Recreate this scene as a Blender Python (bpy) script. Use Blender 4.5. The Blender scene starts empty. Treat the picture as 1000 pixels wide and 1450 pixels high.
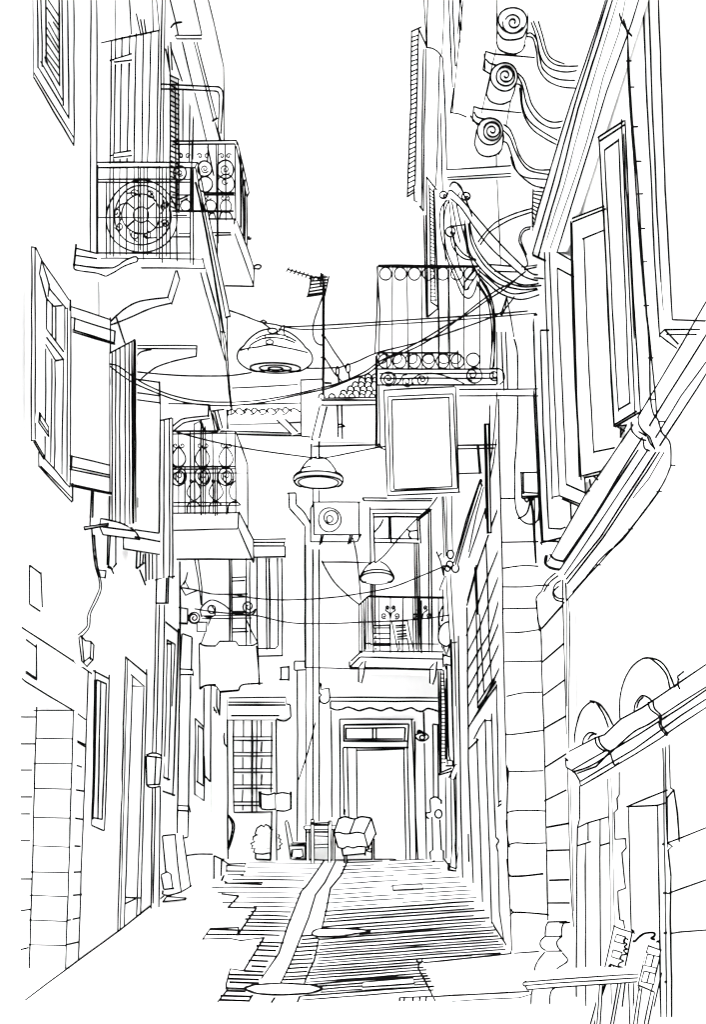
import bpy, math, random
from mathutils import Vector
random.seed(7)
# ---------------------------------------------------------------- camera model (horizontal view, shifted lens)
EYE = Vector((0.0, 0.0, 1.55)); FPX = 1100.0; CX, CY = 515.0, 1115.0
INK_SCALE = 1.36; ROD_SCALE = 0.88

class Pl:
    """a real plane in the alley; calling it with image coordinates gives the point of that plane"""
    def __init__(s, p, n):
        s.p = Vector(p); s.n = Vector(n).normalized()
        if s.n.dot(EYE - s.p) < 0: s.n = -s.n
    def __call__(s, x, y):
        d = Vector(((x-CX)/FPX, 1.0, -(y-CY)/FPX))
        t = s.n.dot(s.p-EYE)/s.n.dot(d)
        return EYE + d*t
    w = 1.0
    def off(s, d):
        q = Pl(s.p + s.n*d, s.n); q.w = s.w; return q
def F(Y): return Pl((0, Y, 0), (0, -1, 0))                 # faces the viewer, Y metres away
def VX(a, b): return Pl((a, 0, 0), (1, -b, 0))             # vertical plane X = a + b*Y
def V2(x1, Y1, x2, Y2):                                     # vertical plane spanning the alley between two places
    A = Vector(((x1-CX)*Y1/FPX, Y1, 0)); B = Vector(((x2-CX)*Y2/FPX, Y2, 0)); d = B-A
    return Pl(A, (d.y, -d.x, 0))
def G(z=0.0):
    q = Pl((0, 0, z), (0, 0, 1)); q.w = 1.15; return q

def crom(pts, n=6):
    if len(pts) < 3: return pts
    closed = pts[0] == pts[-1]
    out = []
    m = len(pts)
    for i in range(m-1):
        p1, p2 = pts[i], pts[i+1]
        p0 = pts[i-1] if i > 0 else (pts[-2] if closed else p1)
        p3 = pts[i+2] if i+2 < m else (pts[1] if closed else p2)
        for k in range(n):
            t = k/n
            out.append(tuple(0.5*((2*p1[j])+(-p0[j]+p2[j])*t+(2*p0[j]-5*p1[j]+4*p2[j]-p3[j])*t*t+(-p0[j]+3*p1[j]-3*p2[j]+p3[j])*t**3) for j in (0, 1)))
    out.append(pts[-1])
    return out

def nums(s): return [float(v) for v in s.replace(',', ' ').split()]
def pairs(s):
    v = nums(s); return [(v[i], v[i+1]) for i in range(0, len(v)-1, 2)]

def strokes(txt):
    """'x,y x,y; ~smooth; o cx,cy,rx,ry; @ spiral; * closed; w1.3 thin' -> [(points, weight)]"""
    res = []
    for raw in txt.split(';'):
        s = raw.strip()
        if not s: continue
        w = 2.0
        if s[0] == 'w':
            a, s = s.split(' ', 1); w = float(a[1:]); s = s.strip()
        if s[0] == 'o':
            cx, cy, rx, ry = nums(s[1:])[:4]
            n = max(14, int((rx+ry)*1.1)); a0 = random.uniform(0, 6.28)
            pts = []
            for k in range(n+2):
                a = a0 + 2*math.pi*k/n
                j = 1 + 0.02*math.sin(3*a + cx)
                pts.append((cx+rx*j*math.cos(a), cy+ry*j*math.sin(a)))
            res.append((pts, w, False)); continue
        if s[0] == '@':
            v = nums(s[1:]); cx, cy, r, turns, a0, d = v[:6]
            n = int(14*turns)+4
            pts = [(cx+r*(1-0.85*k/n)*math.cos(math.radians(a0)+d*2*math.pi*turns*k/n),
                    cy+r*(1-0.85*k/n)*math.sin(math.radians(a0)+d*2*math.pi*turns*k/n)) for k in range(n+1)]
            res.append((pts, w, False)); continue
        if s[0] == '*':
            p = pairs(s[1:]); res.append((p+[p[0]], w, True)); continue
        if s[0] == '~':
            res.append((crom(pairs(s[1:])), w, False)); continue
        res.append((pairs(s), w, True))
    return res

def thin(txt, f):
    o = []
    for q in txt.split(';'):
        q = q.strip()
        if not q: continue
        w = 2.0
        if q[0] == 'w': a, q = q.split(' ', 1); w = float(a[1:])
        o.append('w%.2f %s' % (w*f, q))
    return ';'.join(o)
def hatch(ax, ay, bx, by, cx, cy, dx, dy, n, j=0.6, w=1.5):
    """n lines between the edge a->b and the edge c->d"""
    o = []
    for k in range(n):
        t = (k+0.5)/n
        r = lambda: random.uniform(-j, j)
        o.append('w%.2f %.1f,%.1f %.1f,%.1f' % (w, ax+(bx-ax)*t+r(), ay+(by-ay)*t+r(), cx+(dx-cx)*t+r(), cy+(dy-cy)*t+r()))
    return ';'.join(o)+';'
def vlines(xs, y0, y1, w=1.7, lean=0.0):
    return ';'.join('w%.2f %.1f,%.1f %.1f,%.1f' % (w, x, y0+random.uniform(-2, 1), x+lean, y1+random.uniform(-1, 3)) for x in xs)+';'

# ---------------------------------------------------------------- materials
def paper(name, val):
    m = bpy.data.materials.new(name); m.use_nodes = True; nt = m.node_tree; nt.nodes.clear()
    o = nt.nodes.new('ShaderNodeOutputMaterial'); d = nt.nodes.new('ShaderNodeBsdfDiffuse')
    n = nt.nodes.new('ShaderNodeTexNoise'); n.inputs['Scale'].default_value = 35
    r = nt.nodes.new('ShaderNodeValToRGB')
    r.color_ramp.elements[0].color = (val-.02,)*3+(1,); r.color_ramp.elements[1].color = (val+.02,)*3+(1,)
    nt.links.new(n.outputs['Fac'], r.inputs['Fac']); nt.links.new(r.outputs['Color'], d.inputs['Color'])
    nt.links.new(d.outputs[0], o.inputs[0]); return m
MW = paper('white_limewash', 0.88)
MI = bpy.data.materials.new('black_ink'); MI.use_nodes = True
_nt = MI.node_tree; _nt.nodes.clear()
_o = _nt.nodes.new('ShaderNodeOutputMaterial'); _d = _nt.nodes.new('ShaderNodeBsdfDiffuse')
_r = _nt.nodes.new('ShaderNodeValToRGB'); _n = _nt.nodes.new('ShaderNodeTexNoise'); _n.inputs['Scale'].default_value = 60
_r.color_ramp.elements[0].color = (0.001, 0.001, 0.001, 1); _r.color_ramp.elements[1].color = (0.003, 0.003, 0.003, 1)
_nt.links.new(_n.outputs['Fac'], _r.inputs['Fac']); _nt.links.new(_r.outputs[0], _d.inputs[0]); _nt.links.new(_d.outputs[0], _o.inputs[0])

# ---------------------------------------------------------------- mesh builder
class MB:
    def __init__(s): s.v = []; s.f = []; s.m = []; s.rod = False
    def face(s, idx, m=0): s.f.append(idx); s.m.append(m)
    def prism(s, pts, n, th):
        """solid from a planar outline, th metres thick, behind the outline"""
        a = len(s.v); k = len(pts)
        s.v += [Vector(p) for p in pts]; s.v += [Vector(p)-n*th for p in pts]
        s.face(list(range(a, a+k))); s.face(list(range(a+2*k-1, a+k-1, -1)))
        for i in range(k):
            j = (i+1) % k; s.face([a+i, a+k+i, a+k+j, a+j])
    def box(s, lo, hi):
        x0, y0, z0 = lo; x1, y1, z1 = hi
        a = len(s.v)
        s.v += [Vector(p) for p in ((x0,y0,z0),(x1,y0,z0),(x1,y1,z0),(x0,y1,z0),(x0,y0,z1),(x1,y0,z1),(x1,y1,z1),(x0,y1,z1))]
        for q in ((0,3,2,1),(4,5,6,7),(0,1,5,4),(1,2,6,5),(2,3,7,6),(3,0,4,7)): s.face([a+i for i in q])
    def tube(s, pts, rad, m=1, sides=6):
        k = len(pts)
        if k < 2: return
        a = len(s.v); prev = None
        for i, p in enumerate(pts):
            t = (pts[min(i+1, k-1)]-pts[max(i-1, 0)])
            if t.length < 1e-9: t = prev if prev is not None else Vector((0, 0, 1))
            t = t.normalized(); prev = t
            e = (EYE-p).normalized()
            u = t.cross(e)
            if u.length < 1e-4: u = t.cross(Vector((0, 0, 1)))
            if u.length < 1e-4: u = t.cross(Vector((1, 0, 0)))
            u.normalize(); w = t.cross(u).normalized()
            for q in range(sides):
                an = 2*math.pi*q/sides
                s.v.append(p + (u*math.cos(an)+w*math.sin(an))*rad[i])
        for i in range(k-1):
            for q in range(sides):
                r = (q+1) % sides
                s.face([a+i*sides+q, a+i*sides+r, a+(i+1)*sides+r, a+(i+1)*sides+q], m)
        s.face([a+q for q in range(sides-1, -1, -1)], m); s.face([a+(k-1)*sides+q for q in range(sides)], m)
    def fill(s, pl, txt, th=0.04):
        for raw in txt.split(';'):
            raw = raw.strip()
            if not raw: continue
            p = pairs(raw[1:]) if raw[0] == '~' else pairs(raw)
            if raw[0] == '~': p = crom(p+[p[0]])[:-1]
            s.prism([pl(x, y) for x, y in p], pl.n, th)
    def ink(s, pl, txt):
        for pts, w, straight in strokes(txt):
            if straight:                                         # hand-drawn: slight bow and tremor
                q = []
                for i in range(len(pts)-1):
                    (x0, y0), (x1, y1) = pts[i], pts[i+1]
                    L = math.hypot(x1-x0, y1-y0); n = max(1, int(L/28))
                    nx, ny = (-(y1-y0)/L, (x1-x0)/L) if L > 1e-6 else (0, 0)
                    bow = random.uniform(-.5, .5)*min(1, L/120)
                    for k in range(n):
                        t = k/n
                        d = 0 if k == 0 else bow*math.sin(math.pi*t)+random.uniform(-.32, .32)
                        q.append((x0+(x1-x0)*t+nx*d, y0+(y1-y0)*t+ny*d))
                q.append(pts[-1]); pts = q
            P = [pl(x, y) for x, y in pts]
            n = len(P); R = []
            for i, p in enumerate(P):
                e = 0.82 if i in (0, n-1) and n > 2 else 1.0
                R.append(0.5*w*e*pl.w*INK_SCALE*random.uniform(.9, 1.1))
            m_ = [r*max(p.y, .5)/FPX for r, p in zip(R, P)]
            if not s.rod:
                # ink on a surface lies flat on it; only very raking strokes stay round
                A = []; ok = True
                for i, (x, y) in enumerate(pts):
                    x0, y0 = pts[max(i-1, 0)]; x1, y1 = pts[min(i+1, n-1)]
                    L = math.hypot(x1-x0, y1-y0) or 1.0
                    nx, ny = -(y1-y0)/L*R[i], (x1-x0)/L*R[i]
                    p0, p1 = pl(x+nx, y+ny), pl(x-nx, y-ny)
                    if (p0-p1).length > 5.5*m_[i]: ok = False; break
                    A.append((p0+pl.n*.003, p1+pl.n*.003))
                if ok:
                    k0 = len(s.v)
                    for p0, p1 in A: s.v += [p0, p1]
                    for i in range(n-1): s.face([k0+2*i, k0+2*i+1, k0+2*i+3, k0+2*i+2], 1)
                    continue
            m_ = [r*(ROD_SCALE if s.rod else .95) for r in m_]
            P = [p + pl.n*(r*0.6) for p, r in zip(P, m_)]
            s.tube(P, m_)
    def lathe(s, c, axis, prof, n=28):
        """solid of revolution; prof = [(radius, height along axis)]"""
        X = Vector((1, 0, 0)); e2 = axis.cross(X).normalized(); a = len(s.v)
        for r, h in prof:
            for q in range(n):
                an = 2*math.pi*q/n
                s.v.append(c + axis*h + (X*math.cos(an)+e2*math.sin(an))*max(r, 1e-4))
        for i in range(len(prof)-1):
            for q in range(n):
                r = (q+1) % n
                s.face([a+i*n+q, a+i*n+r, a+(i+1)*n+r, a+(i+1)*n+q])
        s.face([a+q for q in range(n-1, -1, -1)]); s.face([a+(len(prof)-1)*n+q for q in range(n)])

def floor(node, Y0, Y1, a, b, z0, z1):
    """balcony floor between two vertical planes X = p + q*Y"""
    X = lambda p, Y: p[0]+p[1]*Y
    node.mb.prism([Vector((X(a, Y0), Y0, z1)), Vector((X(b, Y0), Y0, z1)), Vector((X(b, Y1), Y1, z1)), Vector((X(a, Y1), Y1, z1))], Vector((0, 0, 1)), z1-z0)
RODS = set('railing scroll ring rosette overhead_wire power_cable cable_bundle mast boom reflector lead stay brace awning_arm grille hanger scroll_bracket ball ladder pole gutter_pipe hook cable twig handle lower_hose post wire_bracket insulator'.split())
class Node:
    def __init__(s, name, parent=None, label=None, cat=None, group=None, kind=None):
        s.name = name; s.mb = MB(); s.mb.rod = name in RODS; s.ch = []; s.props = dict(label=label, category=cat, group=group, kind=kind)
        s.parent = parent
        if parent is not None: parent.ch.append(s)
        else: ROOTS.append(s)
    def L(s, pl, fill='', ink='', th=0.04):
        if fill: s.mb.fill(pl, fill, th)
        if ink: s.mb.ink(pl, ink)
        return s
    def B(s, pl, poly, ink='', th=0.04):
        """solid with its outline inked"""
        s.mb.fill(pl, poly, th)
        s.mb.ink(pl, ';'.join('*'+q.strip().lstrip('~') for q in poly.split(';') if q.strip()) + ';' + ink)
        return s
    def verts(s):
        o = list(s.mb.v)
        for c in s.ch: o += c.verts()
        return o
ROOTS = []
def thing(name, label, cat, group=None): return Node(name, None, label, cat, group)
def part(name, parent, label=None): return Node(name, parent, label)
def scrolls(parent, name, pl, txt, xs, fx=1.0):
    """ironwork motifs, one part per motif: every stroke goes to the nearest motif"""
    got = {x: [] for x in xs}
    for q in txt.split(';'):
        q = q.strip()
        if not q: continue
        c = q.split(' ', 1)[1] if q[0] == 'w' else q
        v = nums(c.lstrip('~o@* '))
        got[min(xs, key=lambda x: abs(x-v[0]))].append(q)
    for x in xs:
        if got[x]: part(name, parent).L(pl, '', thin(';'.join(got[x]), fx))

def build(node, origin=None, pobj=None):
    C = bpy.context.scene.collection
    if origin is None:
        vs = node.verts()
        if node.props['kind'] == 'structure': origin = Vector((0, 0, 0))
        else:
            lo = [min(v[i] for v in vs) for i in range(3)]; hi = [max(v[i] for v in vs) for i in range(3)]
            origin = Vector(((lo[0]+hi[0])/2, (lo[1]+hi[1])/2, lo[2]))
    if node.mb.v:
        me = bpy.data.meshes.new(node.name)
        me.from_pydata([tuple(v-origin) for v in node.mb.v], [], node.mb.f)
        me.materials.append(MW); me.materials.append(MI)
        me.polygons.foreach_set('material_index', node.mb.m); me.update()
        o = bpy.data.objects.new(node.name, me)
    else:
        o = bpy.data.objects.new(node.name, None); o.empty_display_size = 0.2
    C.objects.link(o)
    if pobj is None: o.location = origin
    else: o.parent = pobj
    for k, v in node.props.items():
        if v: o[k] = v
    for c in node.ch: build(c, origin, o)
    return o

# the alley's planes
WL = VX(-2.068, -0.0716)          # left house fronts
SB = VX(-1.077, -0.0716)          # outer edge of the left balconies
EA = VX(-1.6, -0.0716)            # eaves on the left
WR = VX(0.990, 0.0545)            # right house front
RN = VX(1.683, 0.0)               # near right shop house
SH = VX(1.583, 0.0); RN.w = SH.w = 1.12; WL.w = 1.05               # its shopfront, proud of the wall
BF = F(16.7)                      # house that closes the alley
# ================================================================ ground
g = Node('ground', None, 'bare pale ground between the house fronts', None, None, 'structure')
g.mb.box((-30, -6, -0.3), (30, 45, 0))
g.L(G(0), '', '36,1416 95,1372 170,1317 232,1269; w2.3 606,1412 680,1408 750,1404; w1.6 640,1418 735,1413 752,1408; 727,1350 765,1346;')
st = Node('street', None, 'stone paved alley with a central gutter', None, None, 'structure')
S0 = G(0.004)
st.L(S0, '323,1216 460,1218 628,1215 640,1228 663,1241 685,1270 700,1312 725,1350 600,1363 594,1368 620,1424 690,1500 250,1500 308,1418 322,1402 320,1395 326,1372 345,1375 374,1328 340,1332 287,1330 298,1315 338,1314 336,1325 363,1286 323,1285 338,1269 314,1266 321,1238', '', 0.003)
ink = ('323,1214 385,1216 460,1218.5 560,1217 628,1215;'
 '459,1219 434,1255 427,1262 418,1285 408,1310 395,1350 370,1386; 475,1220 460,1250 447,1267 437,1300 427,1325 411,1365 398,1391;'
 '492,1220 483,1240 468,1258 463,1285 455,1318; 452,1327 445,1360 440,1370 431,1392;'
 '323,1213 315,1218 324,1224 348,1223 346,1227 321,1226 321,1234 347,1234 344,1239 322,1239;'
 '318,1248 323,1251 372,1250 371,1253 318,1251; 317,1240 314,1247; 314,1266 338,1269 323,1285 363,1286 336,1325 338,1314 298,1315 287,1330 325,1329 340,1332 374,1328 345,1375 326,1372 320,1395 322,1402 308,1419;'
 '628,1215 640,1232 655,1233 663,1241 670,1252 679,1262 685,1270 695,1295 700,1312 712,1330 725,1350; 725,1350 660,1357 600,1363;'
 '594,1364 592,1370 600,1385 617,1418; ~590,1358 592,1363 596,1364 598,1360;'
 'w1.6 566,1418 566,1413; w1.6 572,1418 573,1412; w1.6 585,1418 585,1412; w1.6 594,1418 595,1411; w1.6 603,1418 604,1411; 565,1413 612,1411;'
 'w1.6 358,1408 352,1418; w1.6 392,1408 384,1420; w1.6 428,1403 421,1419;')
for y, a, b, w in [(1222,350,455,.9),(1229,350,447,1),(1236,365,442,1),(1241,340,433,1.2),(1246,330,432,1.5),(1257,302,428,1.4),(1264,310,425,1.2),(1271,345,425,1.3),
    (1278,318,420,1.4),(1284,360,415,1.5),(1291,355,413,1.8),(1297,349,408,1.9),(1302,348,412,1.9),(1307,352,410,1.9),(1312,345,405,1.9),(1318,340,402,2),(1324,293,398,2),
    (1317,298,336,2),(1335,370,400,1.9),(1340,366,392,2),(1346,363,390,2),(1354,357,390,2),(1361,353,381,2),(1369,354,378,2.2),(1376,345,373,2.2),(1381,322,370,2.2),
    (1387,324,370,2.2),(1392,322,370,2.2),(1400,320,350,2.2),(1404,320,352,2.2),(1411,315,358,2.2),(1417,309,352,2.2)]:
    ink += 'w%.1f %d,%.1f %d,%.1f;' % (w, a+random.randint(-3, 3), y-.4, b+random.randint(-3, 3), y+.8)
for y in (1326,1331,1337,1342,1348,1354,1360,1366,1372,1378,1384,1388):
    t = (y-1325)/66.
    ink += 'w1.8 %.1f,%d %.1f,%.1f;' % (428-30*t+random.uniform(-1, 4), y, 453-20*t+random.uniform(-3, 2), y-2)
RB = [(1215,628),(1232,640),(1241,663),(1252,670),(1262,679),(1270,685),(1295,695),(1312,700),(1330,712),(1350,725),(1360,640),(1363,600),(1370,592),(1385,600),(1418,617),(1470,640)]
GB = [(1215,494),(1240,483),(1258,468),(1285,463),(1318,455),(1360,445),(1392,431),(1418,422),(1470,400)]
def at(tab, y):
    for (y0, x0), (y1, x1) in zip(tab, tab[1:]):
        if y0 <= y <= y1: return x0+(x1-x0)*(y-y0)/(y1-y0)
    return tab[-1][1]
ys = [1222,1227,1232,1237,1244,1252,1260,1267,1273,1279,1285,1291,1297,1302,1306,1313,1318,1322,1327,1331,1336,1340,1345,1349,1353,1357,1361,1365,1370,1374,1378,1382,1386,1391,1395,1399,1403,1407,1411,1416]
for y in ys:
    x0 = at(GB, y); sl = -0.045 - 0.03*min(1, (y-1215)/100.)
    yr = y; 
    for _ in range(4): x1 = at(RB, yr); yr = y+sl*(x1-x0)
    x1 -= random.uniform(1, 26 if y < 1330 else 8)
    if y > 1372: x1 = at(RB, y-8)+random.uniform(-2, 8)
    w = 0.9 if y < 1290 else 2.0
    if y < 1290:
        xm = x0+(x1-x0)*random.uniform(.25, .55); xn = xm+(x1-x0)*random.uniform(.02, .2)
        ink += 'w1.3 %.1f,%.1f %.1f,%.1f;' % (x0+random.uniform(-4, 10), y, xm, y+sl*(xm-x0))
        ink += 'w1.2 %.1f,%.1f %.1f,%.1f;' % (xn, y+sl*(xn-x0), x1, y+sl*(x1-x0))
    else:
        ink += 'w%.2f %.1f,%.1f %.1f,%.1f;' % (random.uniform(1.6, 2.0), x0+random.uniform(-3, 6), y, x1, y+sl*(x1-x0))
        if random.random() < .4:
            xm = x0+(x1-x0)*random.uniform(.1, .5)
            ink += 'w1.1 %.1f,%.1f %.1f,%.1f;' % (xm, y+sl*(xm-x0)-.7, xm+(x1-x0)*.35, y+sl*(xm+(x1-x0)*.35-x0)+.5)
import re as _re
ink = _re.sub(r'w([\d.]+) ', lambda m_: 'w%.2f ' % (float(m_.group(1))*1.25), ink)
st.L(S0, '', ink)
CV = G(0.022); CF_ = G(0.022)
t = thing('drain_grate', 'small narrow drain slot in the far part of the paving', 'drain', 'drain slots in the paving')
t.B(CF_, '556,1254 597,1252 599,1259 557,1261', '', 0.012)
t = thing('drain_grate', 'long narrow drain slot in the near part of the paving', 'drain', 'drain slots in the paving')
t.B(CV, '514,1391 585,1385 587,1393 513,1398', '', 0.012)
t = thing('manhole_cover', 'big round cover lying across the gutter at the near end', 'cover', 'round covers in the paving')
t.B(CV, '~346,1400 360,1395 400,1392.5 440,1395 457,1400 440,1406 400,1409 365,1407', '', 0.012)
t.mb.ink(CV, '~346,1400 360,1395 400,1392.5 440,1395 457,1400 440,1406 400,1409 365,1407 346,1400')
t = thing('manhole_cover', 'pointed oval cover beside the gutter in mid alley', 'cover', 'round covers in the paving')
t.L(CV, '442,1322 450,1316 480,1315 524,1318 505,1322 480,1326 450,1326', '~442,1322 450,1316 480,1315 524,1318 505,1322 480,1326 450,1326 442,1322;', 0.012)

# ================================================================ near left house
A = thing('plastered_house', 'near left house with rosette balcony, board shutters and quoined doorway', 'house')
w = part('wall', A)
p = [Vector((-2.068-.0716*Y, Y, z)) for Y, z in ((3.2, 0), (5.1, 0), (5.1, 2.3), (6.84, 2.24), (6.84, 0), (10.9, 0), (10.9, 13.2), (3.2, 13.2))]
w.mb.prism(p, WL.n, 0.35)
w.L(WL, '', '128,-8 127.5,200 127,378; 136,-8 136,200 136,366; w1.4 139,388 139.5,452;'
 '36,892 90,927 137,959; 30,888 36,892; 30,960 36,965 104,1006 121,1019; 124,950 119,1110 111,1330 110,1366;')
# upper left window
q = part('window', A)
q.L(WL.off(.03), '46,-10 104,-10 104,200 47,106', 'w1.3 46,-8 47,108; 47,103 104,196; 47,110 104,207; 103.5,-8 104,207;', .03)
fr = part('frame', q); fr.L(WL.off(.05), '', '52,-8 53,97; 57,-8 59,95; 53,95 97,168; 95,-8 97,168; 87,-8 89,150; 57,88 88,143;')
sh = part('louvre_panel', q)
sh.L(WL.off(.04), '', '64,-8 65,88; 83,-8 84,122; 63,82 66,89;' + ';'.join('w1.6 %s' % s for s in ('66,-2 83,24','66,12 83,37','75,32 83,44','68,32 82,58','66,40 83,70','66,50 82,75','66,62 83,88','64,72 83,97','64,80 83,108','64,87 84,122')))
# balcony 1
b = part('balcony', A)
BP = F(7.58)
sl = part('slab', b)
sl.L(BP, '136,367 288,367 290,380 172,380', 'w1.5 136,366.5 288,367.5; 172,380 230,380 291,381; w1.5 287,366 290,381;', .06)
sl.L(SB, '286,366 322,470 326,560 300,450 282,380', '282,380 301,450 318,510; 286,366 309,450 313,490; 290,381 304,430;', .06)
floor(sl, 7.585, 8.6, (-2.068, -.0716), (-1.08, -.0716), 6.62, 6.69)
rl = part('railing', b)
rl.L(BP, '', '134,231 281,231; 136,238.5 277,238.5; 139,255 270,255; 137,259 270,259; w1.6 138,309 270,309; 139,359 270,359; w1.5 280,231 276,238; w1.6 139,235 139,368; 151,258 151,365; 156,238 156,362; 161,238 161,364; w1.6 170,238 170,363; 180,238 179,361;'
 'w1.6 190,238 190,360; 196,236 196,358; 199,238 199,355; 204,237 203.5,368; 209,238 209,362; 222,240 222,364; 226,236 226,366; 230,238 230,373; 236,240 236,364; 241,254 241,366; 251,255 251,371; 270,238 270,374; 274,239 274,376;')
ro = part('rosette', b)
sp = 'w1.8 o 201,308,50,51; w1.8 o 202,306,40,42; w1.8 o 200,304,27,28; w1.7 o 200,305,11,11;'
for a in (40, 140, 220, 320): sp += '%.1f,%.1f %.1f,%.1f;' % (200+13*math.cos(math.radians(a)), 305+13*math.sin(math.radians(a)), 200+25*math.cos(math.radians(a)), 305+26*math.sin(math.radians(a)))
for i, (x, y) in enumerate([(190,275),(214,275),(165,302),(234,293),(169,321),(234,318),(192,334),(208,334)]):
    sp += 'w1.6 @ %d,%d,6.5,1.3,%d,%d;' % (x, y, 40*i, 1 if i % 2 else -1)
for a in range(8):
    t0 = math.radians(a*45+10); t1 = math.radians(a*45+28); t2 = math.radians(a*45+40)
    sp += 'w1.7 ~%.1f,%.1f %.1f,%.1f %.1f,%.1f;' % (201+38*math.cos(t0), 306+38*math.sin(t0), 201+33*math.cos(t1), 306+33*math.sin(t1), 201+27*math.cos(t2), 306+27*math.sin(t2))
ro.L(F(7.56), '', sp)
rl.L(SB, '', '280,232 300,330 325.5,449; 276,237 297,338 319,449; 325,448 319,450; w3 276,259 286,299; w2.4 286,299 312,448; 290,318 318,478; 279,270 300,375 315,470;')
po = part('post', b)
po.L(SB, '', '314,470 321,530 327,586; 318,474 324,540 328.5,580; 321,449 321,511; 313,470 318,471;')
br = part('corbel', b)
br.L(F(6.8), '108,352 139,360 140,380 160,380 175,372 192,364 195,369 190,373 175,378 150,392 135,387 108,382 103,375', '107,352 139,360; 106,362 138,367; w2.4 103,375 122,378 140,380 160,380 ; ~160,380 168,376 175,371 185,366 192,364 195,367 194,371 188,373 175,378 162,386 150,392 ; ~150,392 142,389 135,387 108,383 105,377; w2.4 108,346 105,378;', .12)
ar = part('brace', b)
ar.L(F(7.62), '', '250,381 238,421 243,432 255,395; 250,381 254,395; ~238,422 200,427 180,436 165,448 157,456; ~243,430 215,437 185,450 165,458 156,461;')
# leaf standing on the balcony
lf = part('shutter', A, 'tall boarded leaf standing behind the rosette railing')
lf.L(F(7.74), '157,58 226,44 226,235 156,235', 'w2.2 143,62 226,44; 158,58 156,233; 164,55 161,232; 173,53 170,230; 184,50 180,230; 193,48 190,230; 203,47 201,232; 214,45 209,230; 225,44 222,232; 230,-8 228,100 226,232; w1.6 234,-8 232,100 231,232; w1.5 163,-8 163,55; 183,-8 186,50; 193,20 200,52; 199,28 203,50; 204,28 207,50; w1.5 216,-8 217,45; w1.5 221,-8 226,45;', .04)
for s in ('161,85 187,77 187,86 162,89', '161,218 186,214 187,221 161,224'):
    h = part('hinge', lf); h.B(F(7.7), s, '155,%s 162,%s' % ((87, 85) if '85' in s[:7] else (222, 220)), .02)
# shuttered window 1
wn = part('window', A)
wn.L(WL.off(.02), '99,434 160,453 160,698 97,690', '99,434 156,453; 99,449 162,469; 102,467 162,486; 102,470 163,488; 105,450 104,467; 162,469 161,486; 97,645 160,660; 97,660 161,674; 96,664 160,677; 101,645 100,665; 161,660 160,676; 155.5,450 155.5,698; w1.6 95,436 95,682; 99.5,425 98.5,688; 164,450 176,486;', .02)
si = part('sill', wn); si.L(WL.off(.06), '93,684 158,698 158,702 93,688', '93,684 158,698; 94,687 158,700; 102,688 102,710;', .05)
l1 = part('shutter', A, 'panelled leaf folded open beside the near window')
W1 = WL.off(.1)
l1.L(W1, '44,350 50,351 98,427 98,690 54,660 44,625', '44,350 44,500 43.5,625; 49,352 49,500 49,622; 44,350 50,351 59,370 97,425; 58,370 55,388 64,421 75,434; 57,392 65,423 76,434; 59,372 66,395 70,410 93,437; 69,402 67,420; 76,434 88,433; 65,424 65,466; 64,489 63,650; 73,430 73,478; 72.5,505 71,655; 78,436 78,485; 77,512 76,665; 91,434 91,496; 89,510 87,672; 95,436 94,682;'
 '44,624 49,624 62,646; 47,626 61,650; 54,640 54,660 101,711; 57,660 101,705; 56,642 63,650 77,665 93,685 98,690; 102,684 102,710; 99,425 98,440;', .04)
rail_ = part('cross_rail', l1); rail_.L(WL.off(.12), '65,466 89,498 90,509 78,511 64,488', '65,466 89,498; 65,478 89,509; 64,488 78,511 90,509;', .02)
la = part('latch', l1); la.B(WL.off(.13), '55,584 68,605 68,618 54,598', '57,585 56,595 68,613; ', .02)
l2 = part('shutter', A, 'open leaf of narrow vertical boards seen edge on')
l2.L(F(8.0), '155,501 192,481 192,742 178,745 155,740', '153,502 192,481; 155,500 155,740; 159,498 159,740; 164,496 164,739; 170,493 170,740; 177,490 177,742; 183,486 184,743; 187,483 188,742; 190,480 189.5,742; 192,482 192.5,740; ~154,740 166,740 178,744;', .05)
# little awning arm above window 2
am = part('awning_arm', A)
am.L(F(8.7), '', '190,490 279,490; 191,494.5 278,494.5; 279,490 278,506; ~194,505 200,499 215,495.5; 193,500 194,517; ~200,537 212,527 225,519 250,511 279,505; 190,537 226,542; w2.4 226,541 227,573; 190,556 226,561; 190,566 227,571;')
w2 = part('window', A)
w2.L(WL.off(.02), '192,560 226,565 226,785 192,745', 'w1.6 192,495 192,740; w1.6 226,560 225,785;', .02)
kn = part('knob', w2); kn.B(WL.off(.05), '190,706 194,705 194,718 190,718', '', .03)
s2 = part('sill', w2)
s2.L(WL.off(.2), '142,734 165,739 178,744 190,751 198,763 145,757 140,745', '142,734 140,745 145,757 197,764; ~142,734 165,739 178,744 190,752 197,763; 145,746 190,752; 190,750 225,755; 190,760 227,767; 174,762 174,777 225,785; 180,744 190,740 191,743 186,746;', .12)
s2.L(WL.off(.15), '190,750 226,755 226,785 174,777 174,762', '', .1)
for xs in (('152,757 151,800; 155,758 153,803; 163,760 163,800; 151,803 160,806; 152,801 158,804; 160,803 164,798; 157,806 160,812', '152,757 163,760 163,800 152,802'), ('193,780 192,805; 198,782 197,803; 202,785 201,797; 193,805 203,797; 197,807 205,828', '193,780 202,785 202,798 193,805')):
    c = part('corbel', w2); c.L(WL.off(.16), xs[1], xs[0], .08)
l3 = part('shutter', A, 'tall open leaf hanging at the far end of the house')
l3.L(F(10.6), '226,596 244,592 245,816 226,820', '226,596 244,592; 227,592 226,785; 232.5,595 232,820; 240,593 240,818; 244.5,592 244.5,820;', .05)
l3.L(WL.off(.02), '205,783 225,788 225,818 206,823', '205,783 206,823; 210,783 210,821; 215,785 215,820; 221,786 221,819;', .02)
l3.L(F(10.5), '', '204,824 248,816; ')
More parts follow.
